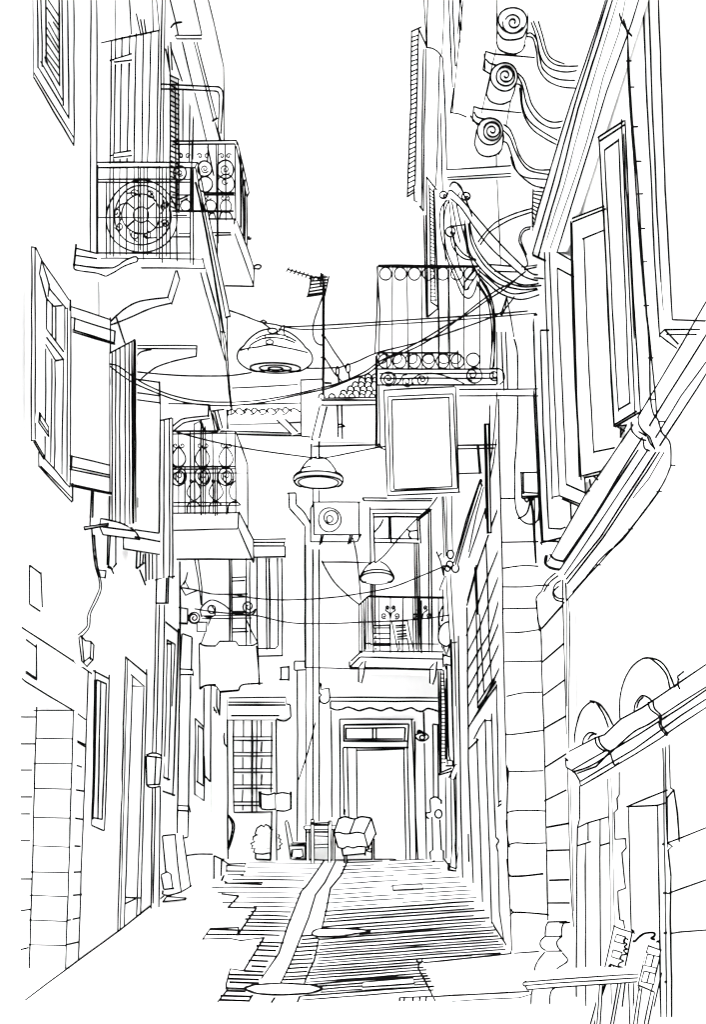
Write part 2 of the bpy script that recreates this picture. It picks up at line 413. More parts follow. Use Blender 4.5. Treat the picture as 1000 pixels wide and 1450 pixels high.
# panel, doorway
pn = part('wall_panel', A); pn.L(WL.off(.02), '41,800 57,812 59,860 41,855', '41,800 57,812; 57,810 59,860; 41,855 57,866; 41,800 41,855;', .015)
dw = part('doorway', A)
JB = F(6.66)
crs = '53,980 49,1110 43,1330 41,1417; 104,1005 101,1110 94,1330 93,1374;'
for y, a, c, e in [(1006,47,104,0),(1045,50,102,1),(1081,47,101,0),(1116,50,100,1),(1157,46,99,1),(1197,46,98,2),(1234,43,97,1),(1267,41,95,2),(1302,40,95,2),(1337,40,94,1),(1371,42,100,0)]:
    crs += 'w1.6 %d,%d %d,%d;' % (a, y, c, y+e)
qn = part('quoins', dw)
qn.L(JB, '-90,1006 104,1006 94,1375 -90,1375', crs + '29,1015 51,1015; 29,1053 51,1053; 29,1090 46,1090; 29,1128 46,1128; 29,1152 43,1152; 29,1190 43,1190; 29,1244 45,1244; 29,1289 43,1287; 29,1344 41,1341;', .1)
qn.L(WL.off(.01), '', '103,1046 120,1054; 103,1046 120,1057; 101,1081 116,1086; 100,1117 119,1120; 99,1157 118,1160; 98,1197 114,1198; 97,1235 114,1234; 95,1268 116,1266; 94,1303 112,1299; 94,1337 112,1333;')
dw.L(WL.off(.01), '', '36,905 52,917; 51,912 51,962; 36,950 52,961; 36,952 52,963;')
nw = part('window', A)
nw.L(WL.off(.02), '133,948 154,961 147,1176 129,1168', '134,948 129,1168; 154,955 147,1176; 129,1168 147,1176; 131,949 154,961;', .015)
f2 = part('frame', nw); f2.L(WL.off(.03), '', '136,962 131,1160; 142,965 138,1160; 150,967 144,1160; 136,962 150,968; 130,1157 145,1160; w1.4 133,962 130,1155;')
dr = part('door', A)
dr.L(WL.off(.02), '177,931 207,955 198,1292 166,1318', '177,931 172,1120 166,1321; w1.6 180,932 175,1120 169,1321; 177,930 207,955; 207,947 198,1297; 203,973 192,1308; 187,957 175,1316; 185,955 204,972 186,971; 177,1270 199,1271; 177,1279 192,1272;', .015)

# things on the near left house
t = thing('drainpipe', 'thin bent pipe under the shuttered left window', 'pipe')
WP = WL.off(.12)
t.L(WP, '', '129,692 126.5,743; 131.5,694 130,741; ~129,745 131,775 134,800 139,818; ~132,745 134,775 137,800 141,815;')
c = part('cup', t); c.B(WP, '139,807 149,808 148,818 141,817', '', .04)
c = part('lower_hose', t); c.L(WP, '', 'w1.6 ~139,818 140,833 133,850 124,870 123,885 117,893 110,899; w1.6 ~141.5,818 143,833 137,850 128,868 126,887 120,896 114,902;')
t = thing('rod', 'short horizontal rod sticking out under the shuttered left window', 'rod')
t.L(WL.off(.3), '118,746 119,750 152,744 152,741', '118,746 119,750 152,744 152.5,741 118,746;', .03)
t = thing('wall_lantern', 'small tapered lantern hanging from the hose on the left wall', 'lantern')
t.L(WL.off(.07), '111,903 120,907 132,913 131,934 122,944 115,936', '111,903 115,936 121,942; 111,903 114,900 120,907 128,908 132,913 131,934 122,944; 128,908 127,934; 115,902 118,938; 118,937 127,930 131,935;', .06)

# ================================================================ far left house
Bh = thing('plastered_house', 'far left house with two scrollwork balconies one above the other', 'house')
w = part('wall', Bh)
p = [Vector((-2.068-.0716*Y, Y, z)) for Y, z in ((10.9, 0), (16.6, 0), (16.6, 13.6), (10.9, 13.6))]
w.mb.prism(p, WL.n, 0.35)
w.L(WL.off(.01), '', '254,795 254,990; 253,860 265,862 265,882; 253,882 266,883; 233,880 252,895; 252,890 244,1127; 228,1119 248,1126;')
# eaves
ev = part('eaves', Bh)
ev.L(EA, '248,-10 293,-10 302,32 316,95 316,200 292,200 273,125', '302,32 316,95; 292,-8 302,32; 316,95 316.5,200; 248,32 252,52; 238,-8 248,32; 257,58 273,125; 275,132 292,200; 273,56 302,172; 277,56 306,168; ~300,172 303,170 307,168; 304,175 310,198; 308,185 312,200; 281,32 285,50; 272,-8 281,32; 234,70 240,103; 241,68 257,115; ~241,40 245,35 250,33 257,32;', .1)
bd = part('fascia_board', ev); bd.B(F(9.3), '248,51 286,51 286,56 250,56', '', .03)
gp = part('gutter_pipe', ev)
gp.L(F(10.5), '', '223,120 260,122 305,124; ~305,124 311,125 315,130 316,138; 316,138 313,190; 223,127 260,128 303,130; ~303,130 309,132 311,140; 311,140 309,190;')
wi = part('window', Bh); wi.L(F(12.4), '', '259,128 259,200; 269,140 268,230; 269,140 276,139; 274,156 273,227; 274,156 290,200; 278,160 292,200; 294,208 303,250;')
lv = part('louvre_shutter', Bh)
lv.L(WL.off(.04), '239,100 253,112 253,300 239,300', '237,65 240,105 239,300; 241,60 243,100; 252,113 252.5,302; 247,120 248,300;' + hatch(240,103,240,296, 253,110,253,301, 27), .03)
# upper balcony
b = part('balcony', Bh)
BQ = F(11.6)
sl = part('slab', b)
sl.L(BQ, '245,331 334,331 334,313 245,313', '300,330 334,330; 304,334 334,333; 332,312 332,331; w1.6 253,331 270,331; 245,336 270,336;', .05)
sl.L(SB, '335,314 359,380 358,406 332,331', '335,314 349,350 359,380; 332,331 359,406; 359,380 358,406; ~358,378 364,375 369,377 366,381 358,380; w2.2 318,405 360,406;', .05)
floor(sl, 11.605, 15.0, (-2.068, -.0716), (-1.08, -.0716), 9.83, 9.95)
rl = part('railing', b)
rl.L(BQ, '', '233,201 335,200; 236,206 333,205; 235,201 236,207; 335,200 336,206; 289,274 332,274; 289,277 332,277; w2.4 237,300 331,300; 295,311 334,311; 306,206 308,360; 309,206 309,345; 319,207 320,313; 333,205 334,313; 254,206 254,300; 272,200 272,300; 295,207 294,230; w1.6 237,277 270,277; w1.6 245,306 265,306;')
rl.L(SB, '', '336,202 352,273; 334,208 349,279; 352,273 349,279; 339,216 340,322; 343,238 344,335; w2.4 346,255 346,345; 349,280 349.5,348; w1.6 341,225 341.5,325; @ 352,337,3,1,0,1;')
s = ''
for x in (261, 288, 319):
    s += '@ %d,222,4,1.1,200,1; @ %d,222,4,1.1,-20,-1;' % (x-5, x+5)
for x, y, r in ((255,246,9),(290,240,10),(319,241,12)): s += 'o %d,%d,%d,%d; @ %d,%d,%d,1.6,30,1;' % (x, y, r, r+1, x, y, r-4)
s += 'o 291,262,10,11; o 320,261,12,13; @ 318,258,5,1.2,10,1; o 263,292,7,8; o 298,293,8,9; o 320,293,8,9; w1.8 @ 295,281,4,1,0,1; @ 316,281,4,1,0,1; @ 323,281,4,1,180,-1; ~311,311 313,303 320,300 327,304 329,311; ~296,309 298,304 303,303 305,309; 255,283 267,278; 256,287 266,282;'
scrolls(b, 'scroll', F(11.58), s.replace('w1.8 ', '').replace('; @', '; w1.5 @').replace(';@', ';w1.5 @').replace('; o', '; w1.6 o'), (261, 290, 319))
# lower balcony
b = part('balcony', Bh)
BR = F(11.7); S3 = VX(-1.107, -.0716)
sl = part('slab', b)
sl.L(BR, '243,727 338,727 337,749 243,751', '243,727 339,726; 243,751 337,749; 338,727 337,749;', .06)
sl.L(S3, '338,727 358,765 358,795 337,749', '338,725 358,764; 337,748 358,796; 358,764 358.5,795;', .06)
sl.L(F(12.2), '', 'w2.4 241,792 357,792;')
floor(sl, 11.705, 13.2, (-2.068, -.0716), (-1.11, -.0716), 5.44, 5.6)
rl = part('railing', b)
rl.L(BR, '', 'w2.6 245,611 333,611; 245,615 332,614; w2.4 243,661 334,661; 243,665 334,664; w1.6 243,670 351,670; 245,712 337,712; 245,717 339,716; 333,611 334,727; w1.6 253,612 253,727; 262,660 262,728; 269.5,612 270,727; 275,600 276,728; w2.4 285,598 285,730; 287.5,600 288,728; 291,604 291,729; 301,613 302,728; 305,660 305,731; 308,660 308,730; 320,612 321,729; ')
rl.L(S3, '', 'w2.4 333,611 342,635 350,658; w2.2 350,658 350.5,752;')
s = ''
for x in (253, 287, 320):
    s += '~%d,634 %d,643 %d,652 %d,659 %d,661 %d,659 %d,652 %d,643 %d,634;' % (x, x-8, x-10, x-6, x, x+6, x+10, x+8, x)
    s += '@ %d,631,4,1.2,0,1; @ %d,631,4,1.2,180,-1; o %d,675,11,13; @ %d,674,8,1.3,90,1; o %d,676,6,9;' % (x-4, x+5, x, x, x+2)
for x in (275, 306, 333):
    s += '~%d,681 %d,689 %d,698 %d,705 %d,709 %d,705 %d,698 %d,689 %d,681;' % (x, x-7, x-10, x-6, x, x+6, x+10, x+7, x) if x < 330 else '~333,681 326,690 325,698 328,706 336,709;'
    s += '@ %d,681,3.5,1.1,0,1; ~%d,727 %d,716 %d,711 %d,711 %d,716;' % (x-4, x-10, x-9, x-4, x+3, x+8)
scrolls(b, 'scroll', F(11.68), s.replace('; @', '; w1.5 @').replace(';@', ';w1.5 @').replace(';~', ';w1.7 ~'), (253, 275, 287, 306, 320, 336))
ac = part('awning_arm', Bh)
ac.L(F(11.5), '', '~243,606 252,598 262,593 297,589; ~245,612 254,604 265,598 298,593; 226,572 296,573; w2.4 296,573 295,591;')
vp = part('vent_panel', Bh)
vp.L(F(11.3), '301,585 308,580 315,605 309,612', '297,575 305,612; 301,585 309,612 315,606 308,580 301,584; 304,583 311,610; 300,582 318,580; w1.6 321,580 323,608; 275,601 285,596 291,612; 283,597 289,610;', .03)
# strips on the far wall
for i, (fill, ink) in enumerate([('236,905 247,912 240,1103 231,1100', '236,905 231,1100; 242,908 237,1105; 247,912 243,1000; 236,906 247,912; 235,911 243,912; 231,1100 241,1104;'),
        ('276,1017 289,1030 288,1133 275,1124', '276,1017 275,1124 288,1133 289,1030 276,1017; 280,1027 279,1108; 287,1030 287,1110; 278,1106 287,1112; 280,1027 288,1033;')]):
    q = part('window', Bh); q.L(WL.off(.03), fill, ink, .02)
for fill, ink in (('258,897 272,902 266,1185 251,1182', '258,897 272,902; 258,897 255,945 255,955 251,1182; 272,902 271,950; 270,957 266,1185; 255,947 273,948 274,957; 256,955 273,955; 252,1140 268,1141 270,1150; 252,1147 268,1148; 260,1186 266,1185;'),
    ('289,970 299,970 298,1107 290,1098', '289,970 289,1030; 299,970 298,1107; 290,1098 298,1107; 289,1070 290,1098;'),
    ('307,975 312,978 311,1013 307,1000', '307,975 307,1000 311,1013; 312,978 311,1013; 302,1000 307,1010; 303,1000 303,1006 307,1006;')):
    q = part('shutter', Bh)
    q.L(F(12.1) if '258' in fill else (F(14.9) if '289' in fill else F(16.5)), fill, ink, .03)

t = thing('drainpipe', 'straight downpipe on the left wall carrying a tapered lamp box', 'pipe')
PP = F(9.9)
t.L(PP, '221,822 239,816 238,854 233,856 225,1283 214,1285 221,856', '222,820 221,854; 236,818 235,853; 239,815 238,855; 220,854 239,854; 221,855 216,1067; 226,856 221,1068; 233,856 229,1070; 216,1115 214,1286; 220,1115 217,1279; 227,1105 225,1284;', .06)
t = thing('lamp_box', 'tapered lamp box fixed to the straight downpipe on the left', 'lamp')
t.L(F(9.75), '207,1069 215,1066 230,1071 226,1112 215,1115 208,1111', '~207,1069 215,1066 224,1067 230,1071; 207,1070 230,1073; 229,1073 226,1111; 207,1070 208,1112; 221,1070 219,1112; 208,1111 227,1110; ~208,1112 215,1115 227,1113;', .12)
# ================================================================ tiled house behind, upper left
K = thing('tiled_house', 'low tiled roof house showing behind the left balconies', 'house')
w = part('wall', K); w.L(F(19), '318,590 430,590 430,700 318,700', '', .4)
w.L(F(18.98), '', '323,596 428,593; 325,601 428,598; 335,611 427,614; w2.4 335,615 427,617; 323,580 322,608;')
r = part('roof', K)
r.L(Pl(F(18.9)(375,593), (0, -.8, .6)), '325,550 424,546 428,592 323,595', '328,550 422,545; 330,574 427,571;' + ';'.join('w1.9 ~%d,%d %d,%d %d,%d %d,%d' % (x, 583-(x-323)*.02, x+4, 580-(x-323)*.02+random.randint(-1, 1), x+9, 582-(x-323)*.02, x+14, 587-(x-323)*.03) for x in range(323, 415, 11)) + ';' + ';'.join('w1.7 ~%d,588 %d,586 %d,580' % (x, x+6, x+11) for x in range(324, 405, 15)), .1)
q = part('brace', K); q.L(F(18.8), '392,595 404,594 422,612 413,615', '392,595 413,615; 404,594 422,612;', .05)
q = part('chimney', K); q.L(F(18.6), '426,538 457,537 457,625 427,625', '426,540 427,618; 425,538.5 457,537; 427,618 440,619; 460,543 470,543;', .6)

# ================================================================ house closing the alley
Z = thing('end_house', 'house closing the end of the alley with awning door and grilled window', 'house')
w = part('wall', Z)
w.L(BF, '300,1219 660,1219 660,628 300,628', '443,632 450,632 540,630; 451,621 533,620; 443,692 443,712; 443,770 443,1160; 452,770 452,1165; 441,628 441,657; 452,625 452,650; 442,623 452,624; w1.7 452,694 452,712; 322,990 323,1216; w1.6 433,770 433,1195; 421,950 421,1192; w1.6 447,1022 436,1065 423,1104; 469,1004 470,1157; 600,1008 601,1040; 601,1052 604,1217; 613,1025 614,1132; 613,1025 621,1026; 318,1037 317,1042 318,1053 322,1058; 620,1026 622,1215;', .5)
w.L(F(16.6), '455,574 534,574 534,622 444,622', '453,575 441,624; 463,576 452,621; 478,575 479,620; 484,574 485,622; 453,565 535,566; 454,574 533,573; 480,605 488,604; ~478,603 481,601 486,602 489,605; w1.6 457,566 457,574;', .4)
rf = part('roof', Z)
RPl = Pl(F(16.5)(495, 564), (0, -.75, .65))
ink = '457,564 535,563; w2.4 455,567 535,567;'
rows = [(564, 455, 535, 14), (559, 486, 535, 9), (553, 496, 535, 9), (547, 503, 535, 9), (541, 512, 535, 9), (536, 521, 535, 9)]
for y, a, c, stp in rows:
    x = a
    while x < c-3:
        ink += 'w2.0 ~%.1f,%.1f %.1f,%.1f %.1f,%.1f %.1f,%.1f %.1f,%.1f;' % (x-4, y+.5, x-3, y-4, x, y-6, x+4, y-4, x+5, y+.5)
        x += stp+random.uniform(-.8, .8)
rf.L(RPl, '456,565 535,565 535,532 520,532 490,555 470,558 456,560', ink, .1)
# french door of the small balcony
fd = part('door', Z)
fd.L(F(16.66), '524,718 613,720 613,925 525,925', '513,705 613,706; 515,709 612,709; 513,705 516,709; 524,717 525,845; 524,721 610,721; 527,727 597,727; w2.8 529,732 594,732; 529,727 531,800; 608,722 595,732; 612,721 592,737; 610,724 612,920; 607,724 608,920; 594,731 596,770; 591,733 592,766; 553,732 554,768; 551,732 551,762; 530,762 594,763; 531,768 594,769; 587,770 590,920; 590,770 593,920; 593,770 596,920; 531,800 532,920; 528,800 528,920; ~543,735 538,745 529,755; ~576,748 580,752 591,751; ~581,752 579,758 583,763;', .02)
# small balcony
bc = part('balcony', Z)
BB = F(15.7)
sl = part('slab', bc)
sl.L(BB, '510,931 628,933 628,948 495,945', '510,930 628,933; 495,945 510,930; w2.8 495,945 620,948; 497,936 512,922; 495,936 495,945; 627,925 628,945;', .95)
c1 = part('bracket', bc); c1.B(F(15.6), '~508,945 508,965 512,967 515,955 518,935 513,938', '', .08)
c1 = part('bracket', bc); c1.B(F(15.6), '~609,946 609,967 613,969 617,957 619,936 613,941', '', .08)
rl = part('railing', bc)
rl.L(BB, '', thin('w3.4 522,844.5 629,846.5; 522,844 508,857; 508,857 509,925; 512,853 512.5,925; 515,850 516,922; 518,848 518,920; 521,846 522,920; w1.5 525,846 525,920; 528,848 529,925; w1.6 537,847 538,922; w1.6 553,847 553,878; w1.6 553,880 553,924; 571,847 570,924; w1.8 585,847 586,924; 593,848 593,922; 597,850 597,925; w1.6 607,848 608,924; 612,848 612,924; 621,848 621,910; 515,911 525,911; 525,912 622,912; 510,922 628,923;', 1.05))
s = ''
for x in (553, 598):
    for d in (-1, 1):
        s += '@ %d,%d,4.5,1.4,%d,%d; @ %d,%d,3.2,1.1,%d,%d; ~%d,876 %d,868 %d,864 %d,860;' % (x+d*9, 872, 90+d*40, -d, x+d*5, 860, 90, d, x, x+d*2, x+d*7, x+d*4)
scrolls(bc, 'scroll', F(15.68), s, (553, 598))
# other openings
q = part('window', Z)
q.L(F(16.66), '364,789 400,789 400,930 366,930', '364,789 365,920; 377,786 378,920; w2.4 381,787 382,918; 393,789 394,914; 399,789 400,929; 366,918 390,918 394,914; 366,929 401,928;', .02)
li = part('lintel', q); li.L(F(16.6), '357,764 405,763 402,772 404,773 404,789 358,789', '357,764 405,763 402,772; 358,768 403,768; 358,773 403,773; 404,773 404,790; 358,789 404,788; 358,773 358,789;', .08)
q = part('window', Z)
q.L(F(16.66), '331,1019 390,1019 390,1150 331,1150', '321,1019 392,1018; 391,1019 392,1122; 331,1150 390,1149;', .02)
gr = part('grille', q)
gr.L(F(16.6), '', '331,1019 331.5,1150; w1.6 345,1020 345,1042; w1.6 344,1048 344,1064; w1.6 344,1072 344,1087; w1.6 344,1096 344,1110; w1.6 344,1118 343,1134; w1.6 344,1141 344,1147; w2.6 357,1019 357,1149; w1.8 364,1020 363.5,1150; w1.6 370,1019 370,1042; 371,1050 370,1064; 371,1073 370,1087; 371,1096 370,1112; 385,1022 384,1122;' + ''.join('w1.7 %d,%d %d,%d; w2.1 %d,%d %d,%d;' % (329+i, y, 386, y, 330, y+5, 387, y+5) for i, y in enumerate((1043, 1065, 1088, 1111))) + '330,1135 368,1135; 331,1140 368,1140;')
li = part('lintel', q); li.L(F(16.58), '322,990 405,987 411,997 412,1015 390,1018 322,1018', '324,988 405,987 406,997; 411,997 412,1015; 406,997 411,997; 323,994 404,994; w2.6 323,998 405,998; w2.4 327,1013 396,1013; ~412,1015 405,1020 398,1020 391,1017;', .1)
q = part('door', Z)
q.L(F(16.66), '481,1018 586,1018 592,1217 482,1217', '481,1018 586,1018; 481,1018 482,1158; 583,1018 585,1060 592,1217; 587,1021 588,1060 589,1217; 505,1060 506,1158; 506,1062 574,1060; w2.4 486,1058 579,1058; 486,1058 487,1153; 492,1058 494,1157; 572,1060 575,1216; 577,1058 581,1216; 486,1148 490,1148; 488,1145 488,1154;', .02)
tr = part('transom', q); tr.L(F(16.62), '487,1027 579,1025 578,1049 487,1049', 'w2.4 487,1026 579,1025; 487,1026 487,1049; w2.4 486,1049 578,1049; 579,1025 577,1060; 489,1031 574,1030; 574,1030 573,1048; 490,1046 571,1046; 490,1031 490,1047; 528,1030 528,1047; 533,1030 533,1047;', .02)
for poly, ink in (('398,945 409,944 409,963 397,962', '396,945 409,944; 409,942 409,964; 395,962 409,962; 398,946 398,962;'), ('417,936 432,936 432,949 417,949', '417,936 432,936; 432,935 432,946; 417,949 433,948; 417,936 417,949;')):
    q = part('meter_box', Z); q.L(F(16.55), poly, ink, .1)
ap = part('awning', Z)
ap.L(F(16.1), '468,988 622,989 622,1004 468,1003', '467,987 620,988; 468,992.5 620,993; 468,993 468,1004; w2.2 ~468,1002 476,1005 484,1004 492,1001 500,1003 508,1006 516,1004 524,1002 532,1004 540,1006 548,1003 554,1002 560,1005 568,1006 575,1004 583,1002 591,1006 598,1007 605,1003 612,1004 621,1007;', .3)
hl = part('awning_bracket', ap); hl.L(F(16.0), '453,968 455,975 465,974 467,987 463,995 455,994 452,986', '453,967 455,968 455,976 466,974; ~466,974 467,985 466,992 460,996 454,993 452,986; 453,967 452,980 455,984 452,988;', .12)
ld = part('ladder', Z)
ld.L(F(16.5), '', 'w2.6 325,788 325.5,908; 328,790 329,908; 349,790 349,914; 354,790 355,912;' + '328,818 349,817; 328,823 347,822; 328,842 351,841; 328,846 351,845; 328,868 350,867; 328,890 350,890; 329,895 352,894;')
pl_ = part('pole', Z); pl_.L(F(13.4), '', '276,793 281,820 285,857; 281,793 286,832; 286,832 286,857;')
# drain pipe with an elbow
t = thing('drainpipe', 'wide elbow downpipe left of the air conditioner', 'pipe')
t.L(F(16.45), '408,699 419,698 420,715 441,742 441,770 432,770 432,745 410,720', '406,698.5 419,698; 409,699 410,720; ~410,720 420,731 432,745; 432,745 432.5,945; 419,698 419.5,715; ~420,715 431,726 440,742;', .06)
# air conditioner
t = thing('air_conditioner', 'boxy outdoor air conditioner mounted on the end wall', 'air conditioner')
cs = part('case', t)
cs.L(F(16.0), '444,711 510,711 508,757 505,767 440,767 440,720', '442,711 511,711; 444,711 445,757; 444,757 509,757; 508,711 509,762; 440,720 444,713; 440,719 440,768; 440,767 506,767; 506,767 512,756;', .5)
fn = part('fan', t); fn.L(F(15.97), '', 'w1.7 o 467,736,16,17; w1.6 o 469,733,10,10; w1.6 o 467,735,4.5,5;')
for s in ('455,758 453,772; 458,758 455,770', '496,758 493,771; 499,758 496,770'):
    q = part('bracket', t); q.L(F(15.98), '', s)

# ================================================================ things at the end of the alley
def bars(node, Y, dy, polys, th=.03):
    for p in polys.split(';'):
        if p.strip():
            node.L(F(Y), p, '', th)
            if dy: node.L(F(Y+dy), p, '', th)
t = thing('chair', 'high backed chair left of the table at the end of the alley', 'chair', 'chairs by the end house')
q = part('backrest', t); q.L(F(16.2), '404,1163 408,1162 415,1195 433,1193 433,1197 412,1197', thin('404,1165 412,1216; 408,1163 415,1194; ~404,1165 405,1162 408,1162;', .75), .35)
q = part('seat', t); q.L(F(16.2), '412,1193 433,1193 433,1198 412,1198', thin('414,1193 433,1193; 410,1197.5 433,1197.5;', .75), .4)
q = part('base', t); q.L(F(16.2), '413,1203 428,1202 428,1214 414,1215', thin('413,1203 428,1202; 428,1202 429,1213; 415,1204 414,1213 423,1213; 416,1216 430,1212; 413,1203 413,1213; 434,1172 434,1217; w1.8 432,1195 432.5,1217;', .75), .3)
t = thing('chair', 'ladder back chair tucked against the table at the end of the alley', 'chair', 'chairs by the end house')
q = part('backrest', t); q.L(F(15.95), '440,1163 468,1163 468,1168 440,1168; 444,1182 466,1182 466,1186 444,1186', thin('445,1165 465,1164; 444,1168 466,1168; 445,1177 466,1177; 444,1183 466,1184; w1.4 446,1166.5 464,1166.5;', .75), .03)
for s in ('440,1160 445,1160 445,1224 441,1224', '465,1162 470,1162 468,1223 465,1223'):
    q = part('leg', t); x = s.split(); q.L(F(15.95), s, thin('%s %s; %s %s; %s %s' % (x[0], x[3], x[1], x[2], x[0], x[1]), .75), .04)
q = part('stretcher', t); q.L(F(15.95), '444,1196 466,1195 466,1200 444,1200', thin('445,1196 466,1195; 445,1200 466,1199;', .75), .03)
t = thing('table', 'small wooden table beside the ladder back chair', 'table')
q = part('tabletop', t); q.L(F(16.1), '431,1169 474,1168 474,1174 431,1174', thin('w1.7 432,1169 475,1168; 431,1174 475,1174; ~432,1169 430,1171 432,1174; 434,1178 470,1178;', .75), .5)
for s in ('434,1174 438,1174 438,1218 434,1218', '472,1174 475,1174 474,1218 471,1218'):
    q = part('leg', t); x = s.split(); q.L(F(16.12), s, thin('%s %s; %s %s' % (x[0], x[3], x[1], x[2]), .75), .04)
t = thing('draped_table', 'cloth draped box table in front of the end door', 'table')
q = part('cloth', t)
DT = F(15.8)
q.L(DT, '480,1158 503,1158 526,1158 533,1179 522,1200 478,1199 473,1179', 'w2.3 ~480,1159 488,1156 496,1158 503,1159 512,1156 526,1158; 480,1158 473,1179; 503,1159 495,1180; 526,1158 516,1180; ~473,1179 480,1178 487,1180 495,1180 506,1178 516,1180; 473,1179 479,1200; ~479,1199 486,1201 492,1198 500,1200 508,1198 520,1199; 516,1180 522,1202; 526,1158 533,1182; 533,1178 522,1200;', .5)
q = part('box', t); q.L(F(15.85), '484,1200 518,1199 517,1209 485,1211', '484,1200 486,1211; 485,1211 517,1208; 518,1200 517,1211; 518,1203 526,1201 525,1206 518,1204;', .4)
for s in ('488,1210 491,1210 491,1222 488,1222', '527,1187 530,1187 530,1217 527,1217'):
    q = part('leg', t); x = s.split(); q.L(F(15.86), s, '%s %s; %s %s' % (x[0], x[3], x[1], x[2]), .04)
t = thing('menu_stand', 'open book shaped menu board on a post by the grilled window', 'sign')
q = part('board', t); q.L(F(15.9), '369,1120 390,1124 411,1121 412,1146 391,1147 371,1146', '369,1120 370,1145; ~369,1123 380,1125 390,1122; ~390,1124 400,1122 411,1124; w2.6 412,1120 412,1146; ~370,1145 380,1146 391,1145; ~391,1147 403,1148 412,1145; w1.5 390,1122 390.5,1147; 367,1120 368,1143;', .06)
q = part('post', t); q.L(F(15.95), '385,1147 392,1147 392,1218 384,1218', 'w2.6 385,1148 383.5,1217; w2.4 392,1148 392,1218;', .06)
t = thing('potted_bush', 'round leafy bush in a square pot under the grilled window', 'plant')
q = part('pot', t); q.L(F(16.2), '362,1207 383,1206 383,1217 363,1217', '362,1207 362,1216; 362,1208 372,1209 383,1207; 383,1207 383,1217; 362,1216 384,1217;', .3)
q = part('foliage', t)
cc = F(16.2)(378, 1187)
for k in range(150):
    a = random.uniform(0, 6.28); b_ = random.uniform(-1, 1); r_ = random.uniform(.75, 1)
    o = Vector((math.cos(a)*math.sqrt(1-b_*b_)*.29*r_, math.sin(a)*math.sqrt(1-b_*b_)*.25*r_, b_*.28*r_))
    n_ = (o.normalized()+Vector((random.uniform(-.5, .5), random.uniform(-.5, .5), random.uniform(-.5, .5)))).normalized()
    u_ = n_.orthogonal().normalized(); v_ = n_.cross(u_)
    q.mb.prism([cc+o+u_*.07, cc+o+v_*.045, cc+o-u_*.07, cc+o-v_*.045], n_, .01)
q.L(F(15.88), '', 'w2.1 361,1181 364,1172 370,1168 374,1170 376,1167 381,1169 383,1173 387,1175; 361,1181 365,1181 359,1184 358,1189 361,1191 355,1194 358,1197 356,1201 361,1201 359,1206 363,1208; 394,1180 396,1183 394,1186 398,1188 396,1192 400,1194 396,1197 397,1201 393,1203;')
t = thing('hanging_strip', 'curved leaf shaped strip hanging by the grilled window corner', 'ornament')
t.L(F(16.3), '323,1153 330,1162 332,1172 328,1190 323,1202 327,1188 329,1172', '~323,1153 330,1162 332,1172 328,1190 323,1203; ~324,1155 328,1164 329,1173 326,1188 322,1201;', .02)
t = thing('wall_ornament', 'eye shaped flower ornament right of the end door', 'ornament')
t.L(F(16.5), '~588,1042 594,1036 602,1037 607,1043 602,1048 594,1048', '~588,1042 594,1038 602,1038 607,1043 602,1048 594,1048 588,1042; o 598,1044,3.5,3; ~591,1038 593,1034 598,1036 603,1042; ~592,1036 598,1037 602,1042;', .04)
t = thing('carved_post', 'carved wooden post with round knob right of the end door', 'post')
q = part('shaft', t); q.L(F(16.2), '609,1131 617,1128 625,1132 624,1145 623,1160 625,1203 628,1205 628,1217 610,1217 609,1206 613,1203 611,1160 605,1157 605,1151 610,1150', '~609,1131 617,1128 625,1133; 609,1131 610,1150 ; ~610,1150 604,1151 604,1156 608,1159; 612,1156 613,1203 609,1206 610,1217; 625,1132 625,1138; 623,1160 625,1203 628,1204 628,1217; w1.6 612,1220 616,1218;', .18)
q = part('knob', t); q.L(F(16.05), '~616,1152 621,1146 626,1151 625,1157 620,1158', 'o 621,1152,5,6;', .1)
t = thing('spiky_plant', 'spiky agave growing at the far foot of the right wall', 'plant')
for s in ('637,1231 643,1186 647,1233', '645,1233 653,1180 656,1234'):
    q = part('leaf', t); q.B(F(14.4), s, '', .02)
q = part('base', t); q.L(F(14.3), '634,1226 640,1227 656,1232 655,1234 634,1234', '634,1228 638,1229; 636,1221 634,1231; w2.4 634,1231 647,1233; 636,1226 647,1230;', .1)

t = thing('chair', 'straight slatted chair standing on the little balcony', 'chair', 'chairs on the little balcony')
q = part('backrest', t); q.L(F(16.3), '528,885 553,885 553,889 528,889; 528,896 552,896 552,899 528,899; 528,903 552,903 552,906 528,906', thin('w2.4 527,886 553,885; 528,889 552,889; 528,897 552,897; 528,904 552,904;', .8), .03)
q = part('seat', t); q.L(F(16.3), '528,910 553,910 553,913 528,913', thin('w2.6 528,911 554,911; 528,914 553,914;', .8), .3)
for x in (528, 552):
    q = part('leg', t); q.L(F(16.3), '%d,885 %d,885 %d,922 %d,922' % (x-1, x+1, x+1, x-1), 'w1.6 %d,885 %d,923' % (x, x+1), .03)
t = thing('chair', 'tilted slatted chair leaning on the little balcony', 'chair', 'chairs on the little balcony')
q = part('backrest', t); q.L(F(16.25), '557,882 577,880 581,904 562,906', thin('555,880 559,900 564,922; 577,878 581,900 586,921; 555,880 577,879; w2.6 560,886 575,885; 560,889 575,888; w2.6 561,894 576,892; w2.4 562,898 576,897; w2.4 562,902 577,900;', .8), .03)
q = part('seat', t); q.L(F(16.25), '562,904 578,903 578,906 563,907', thin('562,905 578,904; 577,905 580,921; 565,907 566,920;', .8), .2)

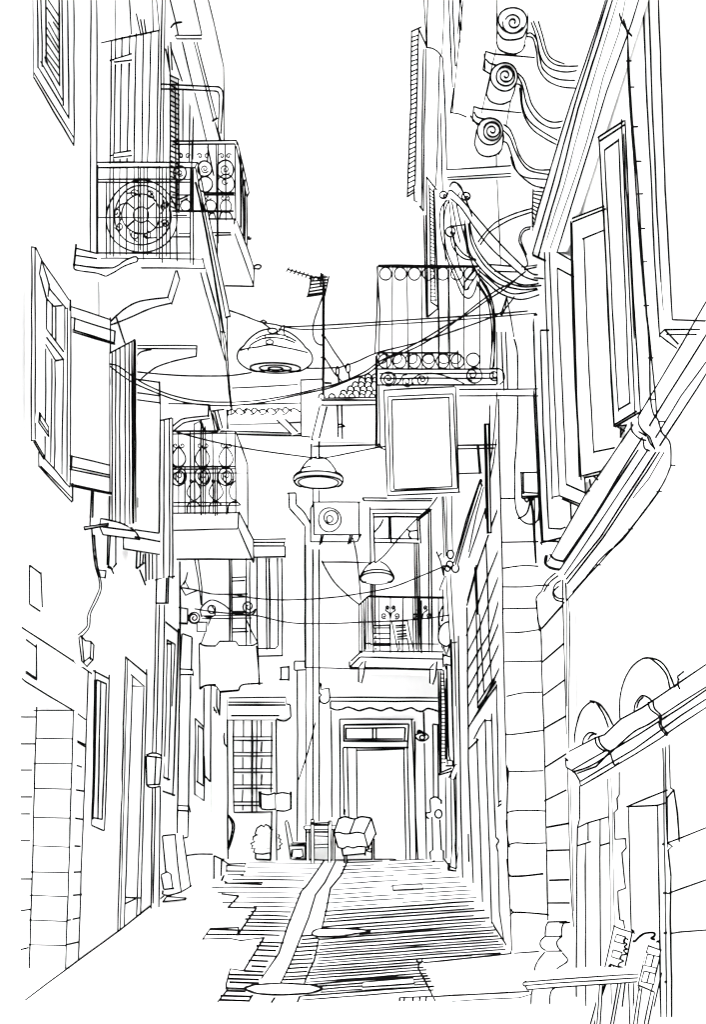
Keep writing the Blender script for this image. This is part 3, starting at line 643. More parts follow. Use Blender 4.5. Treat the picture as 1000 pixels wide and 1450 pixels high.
# by the left wall
t = thing('leaning_boards', 'two boards leaning against the left wall', 'boards')
LB = F(9.9)
q = part('board', t); q.L(F(10.2), '230,1183 248,1180 257,1264 240,1266 235,1235', '230,1183 259,1180; 230,1183 235,1235;', .04)
q = part('board', t); q.L(F(10.15), '248,1180 259,1180 270,1254 257,1263', '248,1180 252,1225 257,1264; 259,1181 264,1215 270,1256;', .04)
t = thing('stone_block', 'small rounded block set before the leaning boards', 'block')
t.L(F(10.0), '228,1237 237,1234 243,1238 245,1258 232,1259', '228,1238 237,1234 242,1237 245,1259; 228,1238 232,1259; 232,1259 247,1257; 231,1260 230,1266; ~231,1266 240,1267 257,1262 272,1253;', .15)
t = thing('ground_plate', 'flat plate lying on the ground by the left wall', 'plate')
t.L(G(.02), '231,1277 236,1270 265,1271 264,1274', '231,1277 236,1270 265,1272; 262,1271 263,1274 231,1277;', .015)
t = thing('planter_box', 'low empty box planter at the far end of the left wall', 'planter')
t.L(F(13.2), '265,1210 302,1209 303,1244 265,1244', '~264,1211 280,1209 302,1209; 303,1211 303,1245; 264,1245 306,1245; 303,1211 314,1216; 314,1215 313,1240;', .4)
# ================================================================ lamps, sign, cables and wires over the alley
def pendant(label, x, y, Y, rx, ry, prof, rings, extra='', w=2.0):
    t = thing('pendant_lamp', label, 'lamp', 'pendant lamps hung over the alley')
    sh = part('shade', t)
    c = F(Y)(x, y); m = Y/FPX
    tE = (c.z-EYE.z)/Y; q = ry/rx; R = math.sqrt(1+tE*tE)
    tt = math.acos(min(1, q/R)) - math.atan(1/tE)
    ax = Vector((0, -math.sin(tt), math.cos(tt)))
    sh.mb.lathe(c, ax, [(r*m, h*m) for r, h in prof])
    e2 = ax.cross(Vector((1, 0, 0))).normalized()
    rad = lambda p: .5*w*p.y/FPX
    for r, h, a0, a1 in rings:
        P = []
        for k in range(41):
            a = math.radians(a0+(a1-a0)*k/40); rr = r*m*1.01 + .6*w*Y/FPX*(1 if a1-a0 < 300 or r > 20 else 0)
            P.append(c+ax*(h*m)+(Vector((1, 0, 0))*math.cos(a)+e2*math.sin(a))*rr)
        sh.mb.tube(P, [rad(p)*1.25 for p in P])
    pp = crom(prof, 5)
    near = 1 if (EYE-c).dot(e2) > 0 else -1
    for sgn in (-1, 1):                                          # contour where the shade turns away from the viewer
        P = []
        for i, (r, h_) in enumerate(pp):
            (ra, ha), (rb, hb) = pp[max(i-1, 0)], pp[min(i+1, len(pp)-1)]
            best = None
            for k in range(-30, 91):
                a = math.radians(k); d_ = Vector((1, 0, 0))*(sgn*math.cos(a)) + e2*(near*math.sin(a))
                n_ = (d_*(hb-ha) - ax*(rb-ra))
                p_ = c+ax*(h_*m)+d_*(r*m) + n_.normalized()*(.9*w*Y/FPX)
                f_ = n_.dot(EYE-p_)
                if f_ >= 0: best = p_; break
            if best is not None: P.append(best)
        sh.mb.tube(P, [rad(p)*1.25 for p in P])
    return t, c, m
# big lamp
t, c, m = pendant('largest dome pendant lamp hanging high at the upper left over the alley', 390, 521, 10.0, 34, 7,
    [(10, 0), (34, 0), (46, 5), (51, 11), (49, 18), (43, 23), (38, 29), (30, 36), (20, 42), (8, 45), (3, 46)],
    [(34, -.5, 0, 360), (21, -.6, 0, 360), (10, -.8, 0, 360)])
h = part('hook', t)
h.L(F(9.35), '', '~340,497 350,494 365,492 382,489 400,492 420,496 436,500; 351,497 355,489; ~355,489 365,483 378,479 400,480 418,486; ~362,481 372,476 386,474 404,476 420,484; 376,476 376,481; o 382,485,5.5,3.2; o 386,469,6.5,3.5; ~368,457 373,454 378,457; 371,457 383,466; ~391,471 396,469 399,463 404,462; ~403,463 402,470 404,475 408,479; 391,471 396,475;')
t, c, m = pendant('medium dome pendant lamp above the air conditioner', 451, 681, 12.0, 32, 9,
    [(27, -2), (32, -2), (33, 4), (25, 9), (22, 15), (14, 25), (6, 29), (2, 30)],
    [(32, -2, 0, 360), (33, 4, 180, 360), (27, -2, 0, 360), (24, 13, 190, 250)])
t, c, m = pendant('small plain dome pendant lamp over the little balcony', 534, 818, 14.0, 22, 8,
    [(18, -1), (22, -1), (22, 1), (18, 8), (13, 15), (6, 20), (2, 21)],
    [(22, -1, 0, 360), (20, 4, 190, 350)])

# ---- wires
wires = []
def wire(label, pl, ink):
    t = thing('overhead_wire', label, 'wire', 'wires strung over the alley'); t.L(pl, '', ink); return t
wire('long wire from the rosette balcony over the big lamp to the right wall', V2(325, 10.6, 760, 7.0), '~325,440 345,447 368,456 390,460 408,463 460,461 530,457 600,452 680,447 748,441; w1.6 ~404,464 430,467 470,466 530,461 600,457 680,451 760,444; ')
wire('wire from the left awning arm passing behind the big lamp', V2(192, 9.0, 730, 7.05), '~192,527 250,532 300,533 330,532 357,528; ~435,522 455,522 478,521; ~478,522 505,513 535,500 590,486 650,467 705,446 722,430 729,420;')
wire('slack wire holding the medium lamp between the lower left balcony and the sign', V2(250, 11.5, 550, 7.7), '~250,612 300,625 360,637 440,648 452,650; ~452,650 470,647 500,641 535,634 550,632;')
wire('sagging wire from the left bracket to the flower pots on the right', V2(256, 12.0, 645, 14.2), '~256,832 275,835 300,841 330,842 360,847 400,849.5 445,848 480,845 500,842 530,837 560,830 600,814 645,795;')
wire('lowest sagging wire crossing just over the little balcony rail', V2(275, 12.0, 635, 14.5), '~275,862 300,866 330,869 357,871 370,873 400,880 430,883 480,882.5 510,881 560,879 600,876 636,871;')
wire('straight wire from the meter box to the little balcony slab', F(15.4), '433,945 500,947 560,947 615,948;')
wire('lamp cord of the smallest pendant lamp running up to the signboard', V2(454, 16.0, 630, 7.8) if False else F(13.9), '455,796 490,796 525,797; ~456,794 463,808 475,826 495,845 510,857; ~500,762 505,785 508,812 511,850; ~623,698 610,717 585,740 560,768 545,786 531,798;')

t = thing('power_cable', 'thick double cable sagging from the right wall across to the board shutter', 'cable')
CP = V2(155, 7.9, 745, 7.0)
t.L(CP, '', '~745,385 722,402 700,414 675,432 650,452 625,471 600,487 575,499 550,508 535,519 520,530 500,537 470,549 450,554 400,565 380,569 350,573 320,575 280,573 250,567 220,556 190,543 170,530 156,519; ~738,390 715,410 690,426 660,447 630,463 600,481 570,497 550,506 535,514 515,528 480,543 450,551 400,562 360,568 320,570 280,568 240,559 205,544 185,531 168,519 155,516;')
t = thing('cable_bundle', 'tangle of thick looping cables at the upper right wall', 'cable bundle')
CF = F(7.04)
t.L(CF, '', '~634,284 626,293 623,305 623,320 627,345 635,372 645,395 650,408 655,418 662,423 668,421 673,412 676,400 ; ~636,285 631,297 629,315 630,340 634,360 642,378 650,396 655,406 658,411 664,410;'
 '~640,271 650,280 662,293 680,314 700,337 720,358 745,382 755,389 762,390; ~638,282 650,292 660,305 680,334 700,357 720,374 740,391 755,397 762,398; ~634,277 636,271 641,271;'
 '~646,288 652,315 660,345 668,372 680,394; ~640,287 646,320 652,345;'
 '~663,317 668,345 682,371 698,388 715,399 740,407 767,405; ~665,315 672,345 690,373 712,391 735,403 752,404 763,402; ~662,345 666,360 680,380 700,399 715,406 740,411 761,409;'
 '~677,388 690,401 708,416 730,424 745,424 764,418; ~676,382 690,394 710,410 730,417 762,411; 690,375 725,378; 700,385 735,386; w1.6 738,379 761,376; 742,383 760,379;'
 '~677,344 685,333 695,322 705,314 730,303 754,296; ~680,348 692,331 705,322 725,311 754,301;'
 '~752,322 743,324 737,331 735,342 738,350 742,358 746,368 747,376 742,380; ~751,325 743,328 739,334 738,342 742,353 746,362;'
 '~637,266 639,261 643,259 648,261 653,266 657,276 663,292 669,308; ~648,262 654,270 660,284 668,303; 649,278 651,273;'
 '658,400 671,383; 672,383 676,386; 676,389 661,411; 658,400 658,411; 661,411 665,408; w2.4 668,384 671,382; 657,402 672,384;'
 '~633,280 632,277; 636,284 640,330 645,352 652,385; ~638,335 641,350 650,362 660,368 675,369; ~642,333 645,345 654,358 664,365 674,368; ~637,321 645,321 658,319; 658,313 658,330 662,360; 659,318 664,360; 664,318 667,343; ~631,285 628,300 629,330; 629,330 631,371;'
 '~677,391 684,403 692,418 697,440 699,465 697,490 694,522; ~680,395 690,408 698,430 701,455 701,490 698,521; ~676,404 686,418 692,432 696,460 696,495; ~675,398 690,422 699,450 700,520; 718,420 715,440 711,447; 718,422 728,478;')
for k, s in enumerate(('628,277,5.5,5', '660,279,6,5.5', '638,329,7,7')):
    q = part('insulator', t); x, y, a, b_ = nums(s)
    q.mb.lathe(F(7.2)(x, y), Vector((0, -1, 0)), [(a*7.1/FPX, -.03), (a*7.1/FPX, .0)])
    q.L(F(7.16), '', 'o '+s+'; @ %g,%g,3,1,0,1;' % (x+2, y+1))

# antenna
t = thing('antenna', 'television antenna mast standing on the tiled roof at the alley end', 'antenna')
AP = F(16.9)
q = part('mast', t); q.L(AP, '', 'w2.6 457.5,389 457,566; w1.5 460,390 459,566; w2.4 455,476 460,474; 454,507 460,506;')
q = part('boom', t); s = '407,382 430,389 455,396;'
for k in range(9): s += 'w1.7 %.1f,%.1f %.1f,%.1f;' % (407+k*5.4-1.5, 383+k*1.7+2.5, 407+k*5.4+2.5, 382+k*1.7-2.5)
q.L(AP, '', s)
q = part('reflector', t); q.L(AP, '', '442,393 436,420; w1.5 440,395 437,418; 466,392 460,420; 440,394 464,393; 440,399 465,397; 439,404 464,401; 438,409 463,405; 437,414 461,410; 436,418 459,415; 434,421 460,417; w2.6 455,388 454,406; w2.4 448,393 458,397;')
q = part('lead', t); q.L(AP, '', '~457,420 450,440 445,455 443,470 446,483 452,488.5 458,489;')
q = part('stay', t); q.L(AP, '', '460,477 473,498 485,515 491,525; 460,507 468,520 474,530 485,541; 460,542 470,543;')
for s in ('478,526,2.2,6.5', '493,522,3,6.5'):
    q = part('insulator', t); x, y, a, b_ = nums(s)
    q.L(F(16.8), '~%g,%g %g,%g %g,%g %g,%g' % (x-a, y, x, y-b_, x+a, y, x, y+b_), 'o '+s+'; w2.6 %g,%g %g,%g;' % (x+1, y+5, x+2, y+16), .04)

# hanging sign left
t = thing('hanging_sign', 'blank scroll edged signboard hanging under the lower left balcony', 'sign')
HS = F(12.9)
q = part('board', t)
q.L(HS, '282,911 290,914 306,914 311,908 334,908 338,914 355,914 365,910 368,970 345,970 338,978 312,980 307,972 295,970 283,975', '~282,910 290,914 306,914.5; 306,914 311,908 334,908; 334,908 338,914 355,914; ~355,914 360,913 366,909; 365,909 367,970; 363,914 368,970; ~283,976 290,971 300,970 307,972; ~283,974 292,970 306,969; 307,972 312,980 338,978; 311,979 338,977; ~338,978 340,972 345,969 355,968; 355,968 373,967; 282,911 283,976;', .06)
q = part('hanger', t); q.L(F(12.95), '', '300,872 292,892 285,911; 349,877 356,893 365,910;')
q = part('scroll_bracket', t)
q.L(F(12.9), '', 'w1.8 286,872 357,871; 286,876 357,875; ~286,874 284,864 289,856 298,850 307,851 318,857 330,866 345,868; o 300,863,5.5,6; ~300,858 305,866 303,872 295,874 288,872; @ 352,859,10,1.7,20,1; ~362,862 360,868 352,872 340,868; 330,866 350,866;')
q = part('ball', t); q.L(F(12.2), '', '@ 275,875,8,1.8,0,1; o 275,875,8,8;')
q = part('junction_box', t); q.L(F(12.3), '279,881 293,881 293,894 279,894', '279,881 293,881 292,894 279,894 279,881;', .08)
t = thing('wire_bracket', 'small diamond shaped wire bracket under the lower left balcony', 'bracket')
t.L(F(12.2), '', '256,831 263,843 272,839 281,836; 256,832 262,822 268,834; 266,810 263,822 260,828;')

# wooden extra pieces under the left house edge handled with the house
# ================================================================ far right house
D = thing('stone_house', 'right house with stone quoin corner, slanting courses and scroll balcony', 'house')
w = part('wall', D)
p = [Vector((.99+.0545*Y, Y, z)) for Y, z in ((7.27, 0), (16.7, 0), (16.7, 12.5), (7.27, 12.5))]
w.mb.prism(p, WR.n, .3)
WI = WR.off(.01)
w.L(WI, '', '709,712 690,765 676,805 662,857; 710,770 690,820 661,900; 710,807 690,862 677,896 662,925; 711,836 694,896 662,950; 712,870 690,925 663,975; 714,897 695,940 664,1000; 715,930 690,985 664,1030; 675,806 663,850; 663,1031 690,990 712,960;'
 '672,1046 680,1030 688,1018; 664,1061 678,1047; 650,900 653,1100 656,1248; 640,905 644,1100 647,1232; 662,860 664,1080 671,1250; 676,1045 680,1150 684,1277; 688,1020 692,1150 697,1308; 697,1010 699,1080 703,1185; 688,1020 697,1020 697,1010; ~703,1185 707,1190 704,1197 706,1205; 706,1205 708,1290 714,1330; 664,1180 665,1220;')
wn = part('window', D)
wn.L(WI, '', '675,870 677,940 677,1002; 680,870 684,940 686,980; 692,870 694,920 697,965; 677,1002 690,985 701,962; 677,996 688,979 700,960; 678,1002 703,965; 675,800 678,870; 673,803 676,870; 689,770 692,850 693,880;')
sh = part('shutter', D, 'dark narrow leaf beside the stone quoin corner')
sh.L(WR.off(.04), '705,966 712,958 716,1140 708,1142', '704,970 707,1142; 709,960 712,1138; 710,958 715,958; 713,960 716,1140; 706,1142 715,1135; 708,1135 716,1130;', .02)
co = part('corner_pillar', D)
co.L(F(7.24), '709,470 757,470 764,830 767,940 774,1200 778,1350 725,1352 720,1240 714,960', '', .25)
co.L(F(7.03), '', '706,565 709,706 711,780 712,860 714,960 716,1040 717,1085; 717,1085 719,1110 718,1150 720,1240 723,1295 725,1350; ~760,850 762,880 766,893 767,940; 767,940 769,1000 772,1100 774,1200 776,1305;'
 '709,706 730,706; 710,768 763,767; ~711,805 740,801 763,802; ~711,831 740,831 765,829 778,829 787,832; 711,862 762,861; ~715,896 740,895 766,891; 715,937 767,936; ~717,986 740,981 767,980; ~717,1038 722,1040 769,1034; ~718,1092 740,1092 770,1091; ~718,1151 726,1148 750,1147 772,1148; ~718,1197 730,1193 750,1194 774,1193; ~720,1240 724,1240 745,1239 770,1236; w2.4 723,1241 740,1240 770,1237; ~722,1297 726,1292 738,1291 778,1295; ~724,1286 728,1291 750,1292 776,1294; ~717,1160 719,1185 722,1200; ~718,1215 720,1235 724,1240; ~717,1083 720,1092 719,1110;')
# jettied upper storey
jt = part('upper_storey', D)
jt.L(F(14), '604,-12 720,-12 720,372 622,448 606,446 600,300', 'w1.6 600,-8 604,67; 606,-8 605,68; 603,68 612,69; ~612,69 620,74 627,83; 593,42 605,68; 600,70 598,180 597,295; 603,70 601,180 600,300; 594,292 600,300; 623,80 620,200 617,265; 627,82 629,120 633,245; 624,160 627,270; w1.6 629,-8 628,40 626,78; 635,-8 638,60 641,125; 641,-8 643,50 645,95; w1.5 650,-8 651,50 652,62; w1.5 653,-8 654,45; w1.5 657,-8 650,62 641,160; w1.5 652,-8 648,50; 643,125 638,162; 638,160 650,162 665,168 668,172; w1.4 693,-8 676,90 660,170; w1.4 700,-8 685,80 665,173;', 1.2)
l_ = part('louvre_shutter', jt, 'tall ladder like louvre leaf at the roof edge')
l_.L(F(13.8), '583,45 593,40 588,258 577,278', '583,45 582,150 577,280; 593,41 591,120 588,262; 582,46 597,39; 586,262 587,285 592,287; 576,280 588,272;' + hatch(583,50,577,278, 593,46,588,272, 33, 1, 1.9), .05)
l_ = part('louvre_shutter', jt, 'slim closed louvre leaf above the scroll balcony')
l_.L(F(13.7), '605,250 617,268 622,436 606,448', '604,251 619,270; 604,250 606,446; 615,268 620,434; 608,262 610,428; w1.6 614,268 617,428; 610,428 622,436; 622,436 606,449; 600,305 604,450; 603,305 606,450; 618,432 622,440;' + hatch(608,264,611,428, 614,270,618,428, 32, .5, 1.3), .04)
# cornice between
cn = part('cornice', D)
cn.L(F(7.3), '633,241 730,235 738,251 634,256', '633,241 730,235; 633,252 728,246; 634,255.5 740,250; w1.7 703,221 703,237; w1.5 704,255 707,320 709,376; w1.4 747,-8 735,90 722,150 712,207; w1.4 703,70 690,125 682,162; 704,20 703,52;', .08)
w.L(F(7.24), '', '~728,480 731,490 733,505 733,551; ~733,562 733,590 731,635 729,660 729,700; ~729,700 731,722 738,736 748,742 757,741 762,736; 710,470 712,520 714,554; 716,470 719,553; 718,420 709,447; ~733,735 745,728 750,715 750,707; 762,738 765,712; w1.6 704,470 704,545;')
# scroll balcony
w.L(F(7.08), '', '650,552 762,551; 650,561 763,561;')
sb = part('balcony', D)
BY = F(7.15)
sl = part('slab', sb)
sl.L(BY, '535,524 703,523 703,545 536,546', '535,523 706,523; 537,529 700,529; 537,536 705,536; w2.3 535,545.5 703,545; w1.7 645,548 645,561; 704,535 704,545;', .5)
rl = part('railing', sb)
s = 'w3.2 535,378 677,378.5; w1.6 535,376 677,377; 534,378 538,440 537,505; 532,505 532,635; 535,380 534,440 531,500; 534,505 534,632; 537,545 538,632; w2.2 535,500 650,500;'
for x in (577, 597, 621, 636, 657, 679): s += 'w1.7 %d,380 %d,522;' % (x, x+1)
s += '620,380 621,522; w1.7 556,380 556,522; w1.6 634,380 635,500; w1.6 548,500 548,523; 580,502 579,522; w1.6 648,497 649,520;'
rl.L(BY, '', s)
s = ''
for x in (546, 567, 587, 607, 627, 647, 666): s += 'o %d,388.5,8.5,9;' % x
for x in (545, 566, 587, 607, 627, 648): s += 'o %d,512,9,10;' % x
for x in (540, 561, 583, 607, 629, 645): s += 'w1.7 o %d,508,8,7.5;' % x
s += 'o 670,510,9.5,9.5;'
scrolls(sb, 'ring', F(7.1), thin(s, .9), (546, 567, 587, 607, 627, 647, 668))
s = '~695,522 708,523 714,530 714,538 708,545; @ 550,537,11,2,160,1; o 550,537,11,10; @ 576,541,8,1.6,0,1; ~557,547 566,541 570,533 577,531; @ 598,538,9,1.7,-40,1; ~586,545 584,538 594,531 604,529 618,530 640,536 658,544; @ 669,531,9,1.6,90,1; o 672,532,11,11; @ 700,532,8,1.5,60,1;'
scrolls(sb, 'scroll', F(7.1), thin(s, .85), (550, 576, 600, 669, 704))
tr = part('post', sb)
tr.L(BY, '', '704,556 701,600 697,640 694,655; 703,622 699,655 694,680; w2.3 648,631 704,630; 648,636 700,635; 650,671 683,670; 676,632 679,672; 678,632 681,670;')
# vertical boards and poles
vb = part('plank', D, 'narrow upright plank hung beside the sign')
vb.L(F(7.8), '686,601 692,601 696,755 690,755', '685,601 693,601; 686,601 690,755; 688,602 692,755; 692,602 695.5,754; 689,755 697,754; 694,560 694,640 695,720;', .04)
# poles
for i, (fl, ik) in enumerate([('679,680 684,684 648,802 643,797', '679,681 660,737 643,797; 681,680 662,740 645,800; 683,686 665,742 648,801; ~679,682 681,679 683,683; w2.4 680,682 683,689;'), ('685,690 688,722 667,795 664,780', '685,690 675,727 664,782; 687,722 676,755 664,790; 687,720 688,735;')]):
    t = thing('pole', ('thick pole leaning by the signboard with flower pots at its foot', 'thin pole leaning close behind the thick pole by the signboard')[i], 'pole', 'poles leaning by the signboard')
    t.L(F(8.2), fl, ik, .04)
w.L(F(15.0), '', thin('626,698 629,790; 628,700 632,788; 632,700 634,780; 640,698 641,780; 649,697 651,790; 632,815 637,900 640,1000; 638,812 643,900 646,1000; 640,910 648,909; 630,940 632,948; 643,1080 640,1000; 647,1000 649,1095; 639,1090 640,1215; 646,1095 647,1225; 652,1090 653,1230; 631,1100 632,1215; 653,1090 658,1091; 664,750 665,785; 653,800 667,797; 653,800 655,826; 655,826 666,824; 667,797 667,822; w1.5 652,830 651,843 655,852 652,880; 665,830 652,880; 653,850 651,880; 661,845 661,900; 665,826 656,860 652,881;', .8))
# signboard
t = thing('signboard', 'large blank framed signboard hanging under the scroll balcony', 'sign')
q = part('frame', t)
SP = F(7.08)
q.L(SP, '544,551 646,548 651,698 549,703', '544,552 546,630 549,703; 544,553 644,548; 549,702 652,697; 645,548 648,630 650,698; 534,632 545,637; 536,628 540,634; w1.7 549,562 552,640 553,696; 553,696 648,692; 642,558 645,630 648,692; 549,562 642,558;', .06)
q = part('panel', t)
q.L(F(7.06), '555,567 636,563 640,689 558,693', '555,566 556,630 558,693; 558,693 641,689; 636,563 638,625 640,690; w2.4 555,566.5 637,563;', .02)
# electrical box
t = thing('electrical_box', 'square electrical box with dangling cable on the pillar', 'box')
q = part('case', t); q.L(F(7.18), '738,669 763,669 764,700 741,706', '736,669.5 762,669; 738,668 739,706; 741,669 741.5,700; 741,697 766,699; 740,703 764,702; 739,706 762,704; ~742,706 746,711 750,706; ~748,706 751,710 755,706; o 752,707,3,2;', .1)
q = part('cable', t); q.L(F(7.17), '', 'w3.2 752,706 755,730 757,765 759,798; w1.6 757,706 758,760;')
# flower pots and vase
t = thing('flower_pots', 'cluster of round pots hanging at the foot of the leaning poles', 'pots')
FPp = F(14.0)
for s in ('638,785,4.5,6', '637,799,4.5,4.5', '634,805,3.5,4', '645,805,5,5.5'):
    q = part('pot', t); x, y, a, b_ = nums(s)
    q.L(FPp, '~%g,%g %g,%g %g,%g %g,%g' % (x-a, y, x, y-b_, x+a, y, x, y+b_), 'o '+s, .12)
q = part('twig', t); q.L(FPp, '', '~618,781 621,788 624,795 626,805 628,815; 621,788 626,783; 618,781 620,786; 628,800 629,816; 630,816 626,826 622,836; 622,836 627,835 627,845;')
t = thing('hanging_vase', 'pale rounded vase hanging at the right end of the little balcony', 'vase')
VP_ = F(15.5)
q = part('body', t); q.L(VP_, '~637,882 626,886 621,898 622,908 628,914 637,912', '~637,880 630,882 624,888 621,898 622,908 627,913 633,915 638,911;', .2)
q = part('handle', t); q.L(VP_, '', '~627,858 623,868 622,880 624,888; ~627,858 628,870 625,880; 627,845 628,860 627,880;')
q = part('hook', t); q.L(VP_, '', '625,914 632,928 637,911; 628,915 634,930 636,915; 628,927 637,930; 627,925 629,930;')
# louvre shutter beside the awning
lv = thing('louvre_shutter', 'long narrow louvred leaf hanging at the right of the door awning', 'shutter')
q = part('frame', lv); q.L(F(15.2), '621,948 627,947 632,958 633,1085 622,1094', '621,950 622,1020 623,1096; 624,950 625,1092; 628,948 631,1000 631,1075; 632,960 633,1070 634,1082; 631,1084 644,1084; 623,1094 640,1087; 622,1097 642,1091; 618,948 627,948; 631,940 638,942; 633,942 636,1070 638,1076; 634,1076 641,1077 641,1084;', .05)
q = part('slats', lv); q.L(F(15.18), '', hatch(624,952,625,1082, 630,952,632,1082, 25, .5, 1.4))
t = thing('bracket_block', 'small tilted block under the long louvred leaf', 'block')
t.B(F(15.0), '645,1082 652,1084 643,1104 636,1101', '', .08)

# ================================================================ near right shop house
E = thing('shop_house', 'near right shop house with roof scroll corbels, tall shutters and arched shopfront', 'house')
w = part('wall', E)
p = [Vector((1.683, Y, z)) for Y, z in ((7.24, 0), (2.2, 0), (2.2, 12.5), (7.24, 12.5))]
w.mb.prism(p, Vector((-1, 0, 0)), .3)
w.L(RN.off(.01), '', '912,-10 916,120 924,270 930,400 935,478; 919,-10 925,160 930,270 937,400; w1.2 937,400 940,440; 933,-10 938,130 943,270 948,360 953,453; 953,453 1005,455; 935,474 942,467 1005,467; 944,474 1005,474; 935,475 945,483 960,494; 942,467 962,488;'
 '766,893 785,871 803,852; 768,938 803,908; 767,987 808,957; 768,1033 803,1013; 771,1087 809,1063; 771,1134 803,1118; 775,1171 808,1165; 775,1204 808,1203; 778,1246 810,1245; 777,1278 815,1278; w2.2 775,1305 800,1306 816,1305;')
pp = part('downpipe', E)
pp.L(RN.off(.06), '798,830 807,850 812,1310 808,1310', 'w1.6 798,812 799,890 801,960 803,1040; w1.5 806,850 808,880 807,960 806,1060; w1.3 803,830 803,900 804,1000; w1.6 804,1080 806,1130 809,1250 813,1312; w1.1 808,1100 811,1200 813,1290;', .04)
# eave beam and scroll corbels
EB = VX(1.58, 0); EB.w = 1.35
bm = part('eave_beam', E)
bm.L(EB, '851,-20 905,-20 790,357 746,357', 'w1.6 861,-8 849,32 810,145 774,262 746,355; w1.8 864,-8 852,32 815,150 784,262 755,360; 871,-8 859,32 820,155 793,262 763,365; w1.1 878,-8 866,32 830,150 800,262 775,340; w1.1 888,-8 878,45 855,110 832,200 806,278 780,352; w1.5 908,-8 896,32 860,130 817,270 790,357; 745,357 774,370;', .08)
bm.L(F(7.1), '755,266 771,266 754,325', '755,266 754,323; 754,266 771,267;' + hatch(755,268,754,315, 771,270,756,322, 9, .6, 1.7), .05)
SCR = [
 (7.0, '@ 697,186,13,1.9,200,1; o 694,187,18,19; o 697,187,12,13;', '~712,187 706,200 694,206 681,200 676,187 681,173 694,168 706,173',
  'w2 675,185 672,205; ~672,205 678,218 690,223 703,220 711,212; 713,190 711,212 706,220; 671,152 680,155 740,161; 671,152 669,172; ~672,160 676,167 688,170; 669,172 680,178; 666,165 676,178;',
  '713,177 722,186 735,220 745,235 760,242 781,241 777,255 760,266 728,237 720,205', '~713,177 722,184 729,200 735,218 745,233 760,241 781,241; ~712,185 722,195 730,215 740,233 752,243 778,248; ~712,201 719,205 725,222 732,243 745,252 777,255; ~723,222 728,238 740,252 755,263 770,267;'),
 (6.4, '@ 716,108,13,1.9,200,1; o 714,110,19,20; o 716,109,13,14;', '~733,110 727,124 714,130 700,124 695,110 700,95 714,90 727,95',
  'w2 694,112 689,135; ~689,135 695,145 710,149 723,144; 733,112 728,132 723,145; 688,74 700,78 760,83; 688,74 684,100; ~688,85 694,91 704,94; 684,100 694,106; 686,78 687,99;',
  '733,104 742,115 752,145 770,168 790,174 803,171 800,201 790,207 742,165 736,125', '~733,104 742,114 748,132 754,150 768,167 784,174 803,171; ~733,108 740,122 746,148 760,170 780,182 800,180; ~731,120 738,124 740,150 748,170 765,185 792,201; ~736,125 740,158 752,182 770,196 792,207 797,203;'),
 (5.8, '@ 727,33,12,1.6,200,1; o 726,30,20,18; ~712,32 714,42 722,48 732,47 740,40;', '~748,32 741,48 726,56 710,48 704,32 710,15 726,8 741,15',
  'w2 704,-8 704,45 703,60; ~703,60 708,72 725,78 738,74 744,65; 748,20 747,45 741,70; ~704,45 712,56 725,58 740,54 746,42;',
  '745,48 755,49 764,75 775,94 800,95 825,94 820,126 780,120 762,90 757,58', '~745,50 752,48 760,58 764,80 770,100 790,113 821,115; ~746,53 755,56 760,75 763,98 775,115 795,124 818,126; ~755,30 763,50 772,78 785,92 805,95 825,94; ~762,30 768,50 775,75 783,85 800,92; ~752,32 760,55 766,82 778,97 800,103 822,100;')]
for Y, spi, drum, dink, tail, tink in SCR:
    c = part('scroll_corbel', E)
    c.L(F(Y), tail, tink, .04)
    d = part('scroll', c); d.L(F(Y-.02), drum, '', .13*Y/7); d.L(F(Y-.025), '', spi); d.L(F(Y-.04), '', dink)
cp = part('ceiling_panel', E)
cp.L(F(7.18), '', '820,-8 822,32 824,95; 800,126 804,172; 774,204 778,240; ~820,32 832,38 845,34; ~878,28 884,38 895,48; ~882,28 886,40 896,52;')
# tall shutters
RS = RN.off(.07)
for lab, fl, ik in [
 ('tall leaf folded out at the near end of the upper right window', '848,195 886,172 908,585 871,604', '848,195 884,172; 851,200 886,177; 849,195 853,260 858,350 864,480 870,604; 857,213 877,199; 857,212 864,340 872,500 877,583; 877,197 883,330 888,450 893,572; 881,170 886,280 892,400 900,586; 886,171 892,300 898,420 908,586; 870,602 903,582; 871,605 907,584; 877,580 894,570; 870,604 888,602 880,618; 873,603 886,611; 880,605 880,620; w1.6 884,190 893,350 899,480;'),
 ('tall middle leaf of the upper right window', '808,311 858,293 872,634 825,682', '808,311 857,292; 811,315 859,296; 809,311 811,400 816,550 824,680; 811,316 813,410 818,560 821,676; 825,339 857,326; 828,339 833,470 842,642; 856,296 862,420 866,520 871,600; 842,640 872,634; 825,674 852,667; 827,677 850,672; 829,677 830,698 836,695; 836,679 838,690; 840,673 848,680;'),
 ('tall far leaf of the upper right window', '772,353 779,351 813,371 823,716 783,704', '772,353 779,351 813,371; 772,353 776,470 783,704; 779,352 784,500 793,702; 790,380 814,393; 790,380 795,500 803,687; 803,686 832,699; 783,704 793,702 823,714; 796,706 821,717; 783,704 783,707; 812,371 816,500 822,675; 809,712 810,735;')]:
    q = part('shutter', E, lab); q.L(RS, fl, ik, .04)
q = part('window_frame', E)
q.L(RN.off(.09), '', '753,447 757,560 761,640 768,772; 756,447 760,560 764,640 770,768; 766,468 779,468; 766,468 770,600 778,748; 777,748 795,749 802,746; 765,769 797,761; 767,766 797,767; 752,447 762,446; w1.6 748,380 749,420 752,446; 750,393 771,395; 751,395 752,430;')
